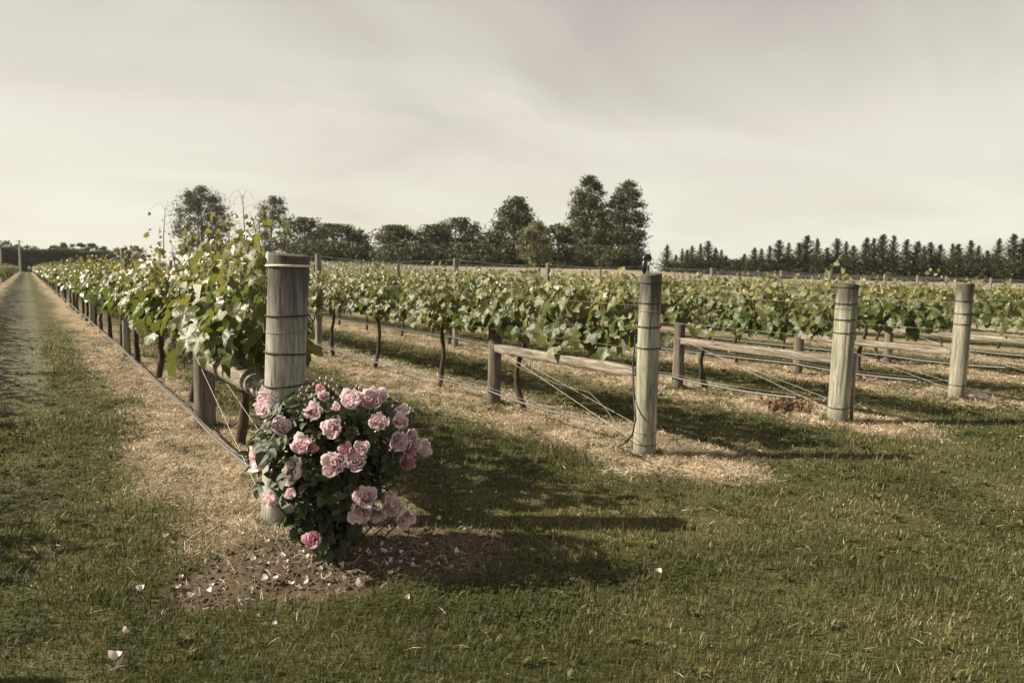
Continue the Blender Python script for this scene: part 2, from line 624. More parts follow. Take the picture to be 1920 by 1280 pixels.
xs = np.concatenate([-np.geomspace(600, 4.2, 24), axis([(-4.0, 12.0, 0.08), (12.0, 50.0, 0.22)]), np.geomspace(51, 700, 30)])
ys = np.concatenate([-np.geomspace(60, 1.0, 10), axis([(-0.8, 12.0, 0.08), (12.0, 26.0, 0.25)]), np.geomspace(26.4, 700, 60)])
GX, GY = np.meshgrid(xs, ys, indexing='ij')
gx, gy = GX.ravel(), GY.ravel()
zs = zones(gx, gy)
nx, ny = len(xs), len(ys)
idx = np.arange(nx * ny).reshape(nx, ny)
F = np.stack([idx[:-1, :-1], idx[1:, :-1], idx[1:, 1:], idx[:-1, 1:]], -1).reshape(-1, 4)
me = mesh_tri('ground', np.stack([gx, gy, height(gx, gy)], 1), F, M['ground'],
              {'straw': zs[0], 'soil': zs[1], 'track': zs[2], 'lush': zs[3], 'pale': zs[4]})
link('ground', me, kind='structure')

# gravel lane crossing behind the rows
mb = MB()
pts = [(-70, 229.5), (-20, 230.5), (30, 230), (80, 231)]
V = [(x, y + s, 0.02) for x, y in pts for s in (-2.2, 2.2)]
mb.add(V, [(2 * i, 2 * i + 2, 2 * i + 3, 2 * i + 1) for i in range(3)])
link('gravel_lane', mb.mesh('gravel_lane', M['gravel']), kind='structure')

# ------------------------------------------------------------------ end posts, brace posts, rails


def post_mesh(name, r_top, r_bot, h, mat, sides=44, lean=(0, 0), cut=0.01, depth=0.25):
    V, F, zz = [], [], list(np.linspace(-depth, h, 15))
    ph = random.random() * 6
    nzs = [random.uniform(-0.012, 0.012) for _ in range(sides)]
    splits = [(random.randrange(sides), random.uniform(.25, .9), random.uniform(.05, .1)) for _ in range(7 if sides > 30 else 2)]
    for i, z in enumerate(zz):
        t = max(0, z / h)
        for s in range(sides):
            a = 2 * math.pi * s / sides
            r = r_bot + (r_top - r_bot) * t
            for s0_, len_, dp_ in splits:
                if s == s0_ and z > h - len_ * h:
                    r *= 1 - dp_
            r *= 1 + 0.02 * math.sin(2 * a + ph + z * 1.3) + nzs[s] + 0.008 * math.sin(5 * z + a)
            V.append((lean[0] * t + r * math.cos(a), lean[1] * t + r * math.sin(a), z + (cut * math.cos(a + ph) if i == 14 else 0)))
    for i in range(14):
        for s in range(sides):
            s2 = (s + 1) % sides
            F.append((i * sides + s, i * sides + s2, (i + 1) * sides + s2, (i + 1) * sides + s))
    mb = MB()
    mb.add(V, F)
    top = V[-sides:]
    inner = [((x - lean[0]) * 0.93 + lean[0], (y - lean[1]) * 0.93 + lean[1], z + 0.006) for x, y, z in top]
    W = top + inner + [(lean[0], lean[1], h + 0.004)]
    G_ = [(s, (s + 1) % sides, sides + (s + 1) % sides, sides + s) for s in range(sides)]
    mb.add(W, G_)
    mb.add(inner + [(lean[0], lean[1], h + 0.004)], [(s, (s + 1) % sides, sides) for s in range(sides)])
    return mb.mesh(name, mat)


def end_post(label, loc, h, r_top, r_bot, mat, wraps, lean=(0, 0), staples=()):
    t = thing('end_post', label, 'post', loc)
    link('post', post_mesh('post', r_top, r_bot, h, mat, lean=lean), t)
    for z, rr, mk in wraps:
        f = z / h
        r = r_bot + (r_top - r_bot) * f
        mb = MB()
        mb.add(*ring(r * 1.025 + rr * 0.4, rr, z, tilt=random.uniform(-0.008, 0.008)))
        o = link('wire_wrap', mb.mesh('wire_wrap', M[mk]), t)
        o.location = (lean[0] * f, lean[1] * f, 0)
    for z, a in staples:
        r = r_bot + (r_top - r_bot) * z / h
        mb = MB()
        mb.tube([(r * math.cos(a - 0.06), r * math.sin(a - 0.06), z), ((r + .012) * math.cos(a), (r + .012) * math.sin(a), z + .003),
                 (r * math.cos(a + 0.06), r * math.sin(a + 0.06), z)], 0.003, 5)
        link('staple', mb.mesh('staple', M['wire']), t)
    return t


CAMA = math.atan2(-4.1, -1.2)      # direction from the rose post towards the camera
ENDS = [(-1.95, 4.12), (1.221, 4.167), (4.314, 4.121), (7.251, 4.063), (10.175, 4.072), (13.15, 4.06), (16.1, 4.05)]
EH = [1.55, 1.598, 1.538, 1.493, 1.516, 1.52, 1.5]
ER = [(0.11, 0.115), (0.119, 0.119), (0.090, 0.100), (0.112, 0.108), (0.101, 0.104), (0.10, 0.105), (0.10, 0.105)]
ELEAN = [(0, 0), (0.055, -0.035), (0.0, 0.0), (0.02, -0.01), (0.0, 0.0), (0, 0), (0, 0)]
ELAB = ['end post of the row across the track, outside the left edge',
        'thick dark-topped end post behind the pink rose bush, twine round its top',
        'end post with a black sprinkler head on top, middle of the picture',
        'pale end post with a thin metal stake beside it',
        'pale end post with a small white stone at its foot',
        'end post of the fifth row, beyond the right edge', 'end post of the sixth row, beyond the right edge']
EW = [[(1.3, .004, 'wire_dark')],
      [(1.245, .0055, 'wire_dark'), (1.02, .006, 'wire_dark'), (0.83, .005, 'wire_dark'), (1.535, .0085, 'twine'), (1.15, .002, 'wire'), (0.16, .004, 'wire'), (0.12, .004, 'wire')],
      [(1.47, .004, 'wire_dark'), (1.30, .005, 'wire_dark'), (1.23, .003, 'wire'), (1.10, .0065, 'wire_dark'), (0.92, .006, 'wire_dark'), (0.20, .003, 'wire'), (0.09, .003, 'wire_dark')],
      [(1.46, .004, 'wire_dark'), (1.28, .0055, 'wire_dark'), (1.22, .002, 'wire'), (1.11, .006, 'wire_dark'), (0.97, .005, 'wire_dark'), (0.15, .004, 'wire_dark')],
      [(1.30, .0065, 'wire_dark'), (1.13, .0065, 'wire_dark'), (0.99, .006, 'wire_dark'), (0.17, .004, 'wire_dark')],
      [(1.3, .005, 'wire_dark')], [(1.3, .005, 'wire_dark')]]
for i in range(7):
    end_post(ELAB[i], (*ENDS[i], 0), EH[i], ER[i][0], ER[i][1], M['post'] if i in (0, 1) else M['post_light'], EW[i], ELEAN[i],
             ((1.25, CAMA + 0.2), (1.025, CAMA + 0.15)) if i == 1 else ((0.215, CAMA), (1.10, CAMA + .3)))

BR = [(-1.9, 6.8), (1.352, 7.037), (4.494, 6.75), (7.372, 6.464), (10.422, 6.579), (13.321, 6.564), (16.25, 6.5)]
BH = [0.94, 0.943, 0.935, 0.895, 0.90, 0.88, 0.88]
RZ = [(0.70, 0.74), (0.655, 0.74), (0.665, 0.70), (0.665, 0.66), (0.62, 0.61), (0.64, 0.62), (0.64, 0.62)]
RNAME = ['the row across the track', 'the row behind the rose bush', 'the sprinkler post row', 'the metal stake post row',
         'the white stone post row', 'the fifth row', 'the sixth row']
for i in range(7):
    r = 0.095 if i == 1 else 0.075
    o = link('brace_post', post_mesh('brace_post', r, r * 1.05, BH[i], M['brace'], 20), loc=(*BR[i], 0))
    tag(o, 'short dark brace post in ' + RNAME[i], 'post', 'short brace posts near the row ends')
    # rail from the brace post to the end post
    a = Vector((BR[i][0], BR[i][1] - r * 0.8, RZ[i][0]))
    b = Vector((ENDS[i][0] + ELEAN[i][0] * 0.45, ENDS[i][1] + ER[i][1] * 0.9, RZ[i][1]))
    L = (b - a).length
    N, S = 22, 16
    V, Fc = [], []
    rr0 = 0.078 if i == 1 else 0.066
    for k in range(N):
        t = k / (N - 1)
        for s in range(S):
            an = 2 * math.pi * s / S
            cx, cz = math.cos(an), math.sin(an)
            if i == 1:
                q = rr0 * (1 + 0.025 * math.sin(40 * t + 2 * cx) + random.uniform(-.012, .012))
                x_, z_ = cx * q, cz * q
                if t < 0.06:
                    x_, z_ = x_ * 0.9, z_ * 0.9
            else:       # sawn half round: flat-sided, bevelled at its end
                x_ = max(-0.72, min(0.72, cx * 1.05)) * rr0
                z_ = max(-0.85, min(0.62 + .06 * math.sin(9 * t), cz)) * rr0 + random.uniform(-.003, .003)
                if t > 0.88:
                    z_ *= 1 - (t - 0.88) * 3.0
            V.append((x_, t * L, z_))
    for k in range(N - 1):
        for s in range(S):
            s2 = (s + 1) % S
            Fc.append((k * S + s2, k * S + s, (k + 1) * S + s, (k + 1) * S + s2))
    mb = MB()
    mb.add(V, Fc)
    for k0, fl in ((0, 1), ((N - 1) * S, 0)):
        W = V[k0:k0 + S]
        cpt = (sum(w[0] for w in W) / S, W[0][1], sum(w[2] for w in W) / S)
        mb.add(W + [cpt], [(s, (s + 1) % S, S) if fl else ((s + 1) % S, s, S) for s in range(S)])
    d = (b - a).normalized()
    xx = d.cross(Vector((0, 0, 1))).normalized()
    zz = xx.cross(d)
    o = link('brace_rail', mb.mesh('brace_rail', M['rail'], smooth=(i == 1)))
    o.matrix_world = Matrix(((xx.x, d.x, zz.x, a.x), (xx.y, d.y, zz.y, a.y), (xx.z, d.z, zz.z, a.z), (0, 0, 0, 1)))
    tag(o, ('round log rail with dark bark wrinkles behind the rose bush' if i == 1 else 'weathered sawn brace rail in ' + RNAME[i]), 'rail', 'brace rails at the row ends')

_ones = ['', 'first', 'second', 'third', 'fourth', 'fifth', 'sixth', 'seventh', 'eighth', 'ninth', 'tenth', 'eleventh', 'twelfth', 'thirteenth', 'fourteenth', 'fifteenth', 'sixteenth', 'seventeenth', 'eighteenth', 'nineteenth']
ORDW = _ones + ['twentieth'] + ['twenty-' + w for w in _ones[1:10]] + ['thirtieth'] + ['thirty-' + w for w in _ones[1:10]] + ['fortieth'] + ['forty-' + w for w in _ones[1:10]]

# ------------------------------------------------------------------ line posts
LP0 = [13.0, 13.45, 12.74, 12.75, 13.4, 12.9, 13.2] + [12.9 + 0.3 * math.sin(i * 2.1) for i in range(9)]
LPS = 8.3
lp_mesh = [post_mesh('line_post', 0.058, 0.062, 1.86, M['line_post'], 14) for _ in range(4)]
LP = {}
for i, rx in enumerate(ROWX):
    n = 26 if i < 2 else (13 if i < 7 else 9)
    LP[i] = []
    for k in range(n):
        y = LP0[i] + LPS * k
        x = (1.37 if i == 1 else rx + 0.05) + random.uniform(-.03, .03)
        z = float(height(x, y))
        o = link('line_post', lp_mesh[(i + k) % 4], loc=(x, y, z), rot=(random.uniform(-.012, .012), random.uniform(-.012, .012), random.random() * 6))
        if i == 1 and k == 0:
            lab = 'nearest slender line post standing in the row behind the rose bush'
        elif i == 2 and k == 0:
            lab = 'tall slender line post just behind the rose post'
        elif i <= 6:
            lab = ('%s slender line post along %s' % (ORDW[k + 1], RNAME[i])) if k < 7 else 'slender wooden line post far along ' + RNAME[i]
        else:
            lab = 'slender line post standing in the %s vine row behind the rose row' % ORDW[i - 1]
        tag(o, lab, 'post', 'line posts along the vine rows')
        LP[i].append((x, y, z))

# ------------------------------------------------------------------ wires and hoses


def wire(name, pts, r, mat, label, cat, group=None, sides=5, sag=0.0):
    P = [Vector(p) for p in pts]
    Q = [P[0]]
    for a, b in zip(P[:-1], P[1:]):
        n = 6 if sag else 1
        for k in range(1, n + 1):
            t = k / n
            q = a.lerp(b, t)
            q.z -= sag * 4 * t * (1 - t)
            Q.append(q)
    o = link(name, MB().tube(Q, r, sides).mesh(name, mat))
    return tag(o, label, cat, group)


for i, rx in enumerate(ROWX):
    e = ENDS[i] if i < 7 else (rx, 4.05)
    eh = EH[i] if i < 7 else 1.5
    ln = ELEAN[i] if i < 7 else (0, 0)
    nm = RNAME[i] if i < 7 else 'the ' + ORDW[i] + ' vine row'
    pl = LP[i]
    r = 0.0015 if i < 3 else 0.002
    wire('trellis_wire', [(e[0] + ln[0], e[1] + 0.1, eh - 0.06)] + [(x - 0.0, y, z + 1.83) for x, y, z in pl], r, M['wire'],
         'thin top wire joining the post tops of ' + nm, 'wire', 'trellis wires', 4, 0.025)
    if i <= 6:
        wire('trellis_wire', [(e[0] + 0.02, e[1] + 0.1, 1.27)] + [(x + 0.0, y, z + 1.42) for x, y, z in pl[:8]], r, M['wire'],
             'foliage wire half hidden in the leaves of ' + nm, 'wire', 'trellis wires', 4, 0.02)
        wire('trellis_wire', [(e[0] - 0.02, e[1] + 0.08, 0.90)] + [(x, y, z + 0.92) for x, y, z in pl[:8]], r, M['wire'],
             'fruiting wire under the canopy of ' + nm, 'wire', 'trellis wires', 4, 0.0)
        off = -0.13 if i == 1 else -0.10
        hp = [(e[0] - 0.02, e[1] + 0.5, 0.17), (BR[i][0] + off, BR[i][1], 0.16)] + [(x + off * 0.8, y, z + 0.19) for x, y, z in pl[:10]]
        wire('irrigation_hose', hp, 0.0125 if i == 1 else 0.0115, M['hose'], 'grey irrigation hose strung low along ' + nm, 'hose', 'irrigation hoses', 7, 0.03)
        wire('hose_wire', [(e[0] - ER[i][1] * .8, e[1] + ER[i][1] * .7, 0.24)] + [(p[0] - 0.012, p[1], p[2] + 0.045) for p in hp], 0.0026, M['wire'], 'wire carrying the irrigation hose of ' + nm, 'wire', 'hose wires', 4, 0.03)
    if 1 <= i <= 6:
        a = (BR[i][0] - 0.08, BR[i][1] - 0.02, RZ[i][0] + 0.05)
        wire('brace_wire', [a, (e[0] - 0.1, e[1] - 0.03, 0.10)], 0.0024, M['wire_pale'], 'pale diagonal brace wire in front of the rail in ' + nm, 'wire', 'diagonal brace wires')
        wire('tie_wire', [(BR[i][0] + 0.07, BR[i][1] - 0.03, RZ[i][0] - 0.03), (e[0] + 0.11, e[1] + 0.0, 0.16)], 0.0021, M['wire_pale'], 'diagonal brace wire behind the rail in ' + nm, 'wire', 'diagonal brace wires')

# twine from the rose post to the first vine, loose wire loop and strainer at the sprinkler post
wire('twine', [(1.221 + .02, 4.167 + .05, 1.535), (1.32, 6.4, 1.60), (1.36, 9.0, 1.66)], 0.0036, M['twine'], 'pale twine tied from the rose post into the leaves', 'twine', None, 5, 0.01)
wire('loose_wire', [(4.42, 6.7, 0.68), at(975, 690, 7.5), at(1040, 718, 7.2), at(1105, 735, 6.6), at(1135, 765, 6.2), at(1160, 800, 5.9), at(1180, 822, 5.75)], 0.0026, M['wire'],
     'loose thin wire looping below the rail by the sprinkler post', 'wire')
t = thing('wire_strainer', 'small pale ratchet strainer on the brace wire by the sprinkler post', 'strainer', at(990, 687, 7.45))
mb = MB()
mb.tube([(-0.03, 0, 0.012), (0.03, 0, -0.012)], 0.022, 10)
link('drum', mb.mesh('drum', M['twine']), t)
mb = MB()
mb.box((0, 0.02, 0.0), (0.10, 0.012, 0.045)).box((0, -0.02, 0.0), (0.10, 0.012, 0.045))
link('frame', mb.mesh('frame', M['wire'], False), t)
t.rotation_euler = (0.3, 0.4, 0.9)

# sprinkler on the second post
sx, sy = ENDS[2]
t = thing('sprinkler', 'black irrigation sprinkler on the end post in the middle', 'sprinkler', (sx + 0.055, sy + 0.115, 0))
link('riser', MB().tube([(0, 0, 0.02), (0, 0.0, 0.8), (-0.02, 0.0, 1.56)], 0.008, 8).mesh('riser', M['hose_black']), t)
link('body', MB().tube([(-0.02, 0, 1.55), (-0.02, 0, 1.575), (-0.025, 0, 1.60), (-0.02, 0, 1.64), (-0.015, 0, 1.665)], [0.012, 0.021, 0.026, 0.022, 0.014], 12).mesh('body', M['hose_black']), t)
link('head', MB().tube([(-0.028, 0, 1.662), (-0.026, 0, 1.675), (0.0, 0, 1.692), (0.03, -0.01, 1.69), (0.042, -0.012, 1.684)], [0.012, 0.022, 0.027, 0.022, 0.012], 12).mesh('head', M['hose_black']), t)
P = [at(1192, 628, 5.98), at(1187, 680, 5.96), at(1188, 740, 5.92), at(1192, 785, 5.8), at(1186, 815, 5.6), at(1172, 830, 5.55), gnd(1158, 838, 0.01)]
wire('feeder_hose', P, 0.0075, M['hose_black'], 'thin black hose hanging down beside the sprinkler post', 'hose', None, 7)

# steel stake by the third post
t = thing('steel_stake', 'thin rusty metal stake upright beside the third end post', 'stake', (7.42, 4.0, 0))
link('stake', MB().box((0, 0, 0.33), (0.012, 0.035, 0.82)).box((0.014, 0.0, 0.33), (0.028, 0.008, 0.82)).mesh('stake', M['stake'], False), t)

# stone by the fourth post
V, Fc = [], []
for a_ in range(9):
    for b_ in range(14):
        th, ph = math.pi * a_ / 8, 2 * math.pi * b_ / 14
        q = 1 + 0.25 * math.sin(3 * ph + 2 * th) * math.sin(th) + random.uniform(-.06, .06)
        V.append((0.17 * q * math.sin(th) * math.cos(ph), 0.10 * q * math.sin(th) * math.sin(ph), 0.055 * q * math.cos(th)))
for a_ in range(8):
    for b_ in range(14):
        Fc.append((a_ * 14 + b_, (a_ + 1) * 14 + b_, (a_ + 1) * 14 + (b_ + 1) % 14, a_ * 14 + (b_ + 1) % 14))
mb = MB()
mb.add(V, Fc)
gp = gnd(1826, 746)
tag(link('stone', mb.mesh('stone', M['stone'], False), loc=(gp.x, gp.y, 0.03), rot=(0, 0, -.6)), 'small whitish stone lying at the foot of the fourth end post', 'stone')

# ------------------------------------------------------------------ grapevines
_half = [(0.0, 0.0), (0.11, -0.15), (0.30, -0.17), (0.47, -0.02), (0.40, 0.13), (0.56, 0.30), (0.54, 0.47), (0.36, 0.50), (0.37, 0.66), (0.20, 0.80), (0.0, 1.0)]
_outline = np.array(_half + [(-x, y) for x, y in _half[-2:0:-1]])
_low = np.array([(0.0, -0.02), (0.38, -0.14), (0.53, 0.38), (0.26, 0.68), (0.0, 1.0), (-0.26, 0.68), (-0.53, 0.38), (-0.38, -0.14)])


def grape_leaf(seed, detail=2):
    q = random.Random(seed)
    out = _outline if detail else _low
    n = len(out)
    o = out.copy()
    o[:, 0] *= q.uniform(0.88, 1.08)
    if detail:
        o += np.array([[q.uniform(-.03, .03), q.uniform(-.03, .03)] for _ in range(n)])
        o[0] = (0, 0.0)
    cen = np.array([0.0, 0.30])
    if detail == 2:
        pts = np.concatenate([o, cen + (o - cen) * 0.52, [cen]])
        F = []
        for i in range(n):
            j = (i + 1) % n
            F += [(i, j, n + j), (i, n + j, n + i), (n + i, n + j, 2 * n)]
    else:
        pts = np.concatenate([o, [cen]])
        F = [(i, (i + 1) % n, n) for i in range(n)]
    fold, curl, side = q.uniform(-0.45, 0.85), q.uniform(0.05, 0.8), q.uniform(-.4, .4)
    x, y = pts[:, 0], pts[:, 1]
    z = fold * np.abs(x) * 0.7 - curl * (y - 0.2) ** 2 * 0.8 - 0.35 * curl * x * x + side * x * y
    ang = np.arctan2(x, y - 0.3)
    z = z + 0.05 * np.sin(ang * 5 + q.random() * 6) * np.hypot(x, y - 0.3) * 1.6
    return np.stack([x, y, z], 1), np.array(F)


LEAF_HI = [grape_leaf(100 + i, 2) for i in range(10)]
LEAF_MD = [grape_leaf(200 + i, 1) for i in range(6)]
LEAF_LO = [grape_leaf(300 + i, 0) for i in range(5)]
LEAF_MESH = {}
for i, (V, F) in enumerate(LEAF_HI):
    for k, tv in enumerate((0.05, 0.3, 0.5, 0.72, 0.95)):
        LEAF_MESH[i, k] = mesh_tri('vine_leaf', V, F, M['vine_leaf'], {'tint': np.full(len(V), tv) + (V[:, 1] - 0.5) * 0.1})


def frame(nrm, tip):
    n = Vector(nrm).normalized()
    t = Vector(tip)
    t = t - n * t.dot(n)
    if t.length < 1e-3:
        t = Vector((0, 0, -1)) - n * n.z * -1
    t.normalize()
    return t.cross(n), t, n


def vine_plan(q, y0, y1, ztop, nshoot, per, zlow=0.72, big=1.0, tall=0.2, xs=0.15):
    """Leaves and shoots of one vine, relative to its trunk's foot (rows run along y)."""
    leaves, shoots = [], []
    for s in range(nshoot):
        yb = y0 + (y1 - y0) * (s + q.uniform(0.1, 0.9)) / nshoot
        L = (ztop - 0.93) * q.uniform(0.72, 1.05)
        if q.random() < tall:
            L *= q.uniform(1.12, 1.42)
        b = Vector((q.gauss(0, 0.05), yb, 0.93))
        tip = b + Vector((q.gauss(0, 0.09), q.gauss(0, 0.10), L))
        mid = b.lerp(tip, 0.5) + Vector((q.gauss(0, 0.06), q.gauss(0, 0.05), 0))
        shoots.append([b, mid, tip])
        for k in range(per):
            t = (k + q.random()) / per
            p = b.lerp(mid, t * 2) if t < 0.5 else mid.lerp(tip, t * 2 - 1)
            sd = 1 if q.random() < 0.5 else -1
            spread = xs * (1.15 - 0.75 * t)
            off = Vector((sd * abs(q.gauss(spread, spread * 0.45)), q.gauss(0, 0.11), q.gauss(-0.01, 0.05)))
            size = (0.158 * (1 - 0.62 * t ** 2.0)) * q.uniform(0.55, 1.25) * big
            nr = Vector((sd * q.uniform(0.45, 1.0), q.gauss(0, 0.35), q.uniform(0.1, 0.85)))
            tp = Vector((sd * 0.35, q.gauss(0, 0.45), -1.0 + 0.8 * t))
            tint = min(1, max(0, q.gauss(0.30, 0.16) + 0.62 * t ** 3))
            leaves.append((p + off, nr, tp, size, tint))
        # young tip leaves
        for k in range(3):
            p = tip + Vector((q.gauss(0, .03), q.gauss(0, .03), -0.05 * k))
            leaves.append((p, Vector((q.gauss(0, 1), q.gauss(0, 1), .4)), Vector((q.gauss(0, 1), q.gauss(0, 1), q.uniform(-.2, 1))), q.uniform(.03, .06), q.uniform(.75, 1)))
    # skirt of leaves hanging below the fruiting wire, deepest round the head
    for k in range(int(nshoot * 3.2)):
        y = q.uniform(y0, y1)
        drop = (0.95 - zlow) * (0.12 + 0.95 * math.exp(-((y) / 0.3) ** 2))
        sd = q.choice((-1, 1))
        leaves.append((Vector((sd * abs(q.gauss(0.13, 0.07)), y, 1.0 - drop * q.random())), Vector((sd, q.gauss(0, .4), q.uniform(0, .5))),
                       Vector((sd * .2, q.gauss(0, .4), -1)), q.uniform(0.11, 0.165) * big, min(1, max(0, q.gauss(.25, .15)))))
    return leaves, shoots


def join_leaves(leaves, bank):
    Vs, Fs, Ts, n = [], [], [], 0
    for i, (p, nr, tp, s, tint) in enumerate(leaves):
        V, F = bank[i % len(bank)]
        r, t, nn = frame(nr, tp)
        R = np.array([r, t, nn]) * s
        Vs.append(V @ R + np.array(p))
        Fs.append(F + n)
        Ts.append(np.full(len(V), tint))
        n += len(V)
    return np.concatenate(Vs), np.concatenate(Fs), np.concatenate(Ts)


def trunk_mesh(q, h=0.88, r=0.027, bend=None):
    bend = bend or (q.gauss(0, .04), q.gauss(0, .09))
    n = 9
    pts, rr = [], []
    for k in range(n):
        t = k / (n - 1)
        w = math.sin(t * math.pi)
        pts.append((bend[0] * w + q.gauss(0, .006), bend[1] * w + 0.05 * math.sin(t * 5 + q.random()) * t, -0.06 + (h + 0.06) * t))
        rr.append(r * (1.35 - 0.5 * t + (0.35 * max(0, t - .75) * 4) * .5) * q.uniform(.9, 1.12))
    pts[-1] = (0, 0, h)
    return MB().tube(pts, rr, 9, jit=0.14).mesh('trunk', M['bark'])


def cordon_mesh(q, y0, y1, z=0.92):
    mb = MB()
    for ye in (y0 * 0.92, y1 * 0.92):
        mb.tube([(0, 0, z - 0.08), (q.gauss(0, .02), ye * 0.2, z), (q.gauss(0, .02), ye * .55, z + .02), (q.gauss(0, .02), ye, z + .015)], [0.026, 0.017, 0.012, 0.007], 7, jit=.15)
    return mb.mesh('cordon', M['bark'])


def shoots_mesh(shoots):
    mb = MB()
    for b, m, t in shoots:
        mb.tube([b, m, t], [0.0055, 0.0042, 0.0018], 5)
    return mb.mesh('shoots', M['cane'])


M['cane'] = plain('green_cane', (0.16, 0.125, 0.055), 0.6, 0, 0.4, 0.3, 25)

# shared variants for vines too far away to show single leaves
VAR = []
for v in range(9):
    q = random.Random(500 + v)
    lv, sh = vine_plan(q, -1.05, 1.05, 1.53, 11, 18)
    V, F, T = join_leaves(lv, LEAF_MD)
    Vl, Fl, Tl = join_leaves([l for k, l in enumerate(lv) if k % 5 != 0], LEAF_LO)
    VAR.append(dict(fol=mesh_tri('foliage', V, F, M['vine_leaf'], {'tint': T}), low=mesh_tri('foliage', Vl, Fl, M['vine_leaf'], {'tint': Tl}),
                    trunk=trunk_mesh(q), cordon=cordon_mesh(q, -1.05, 1.05), shoots=shoots_mesh(sh)))

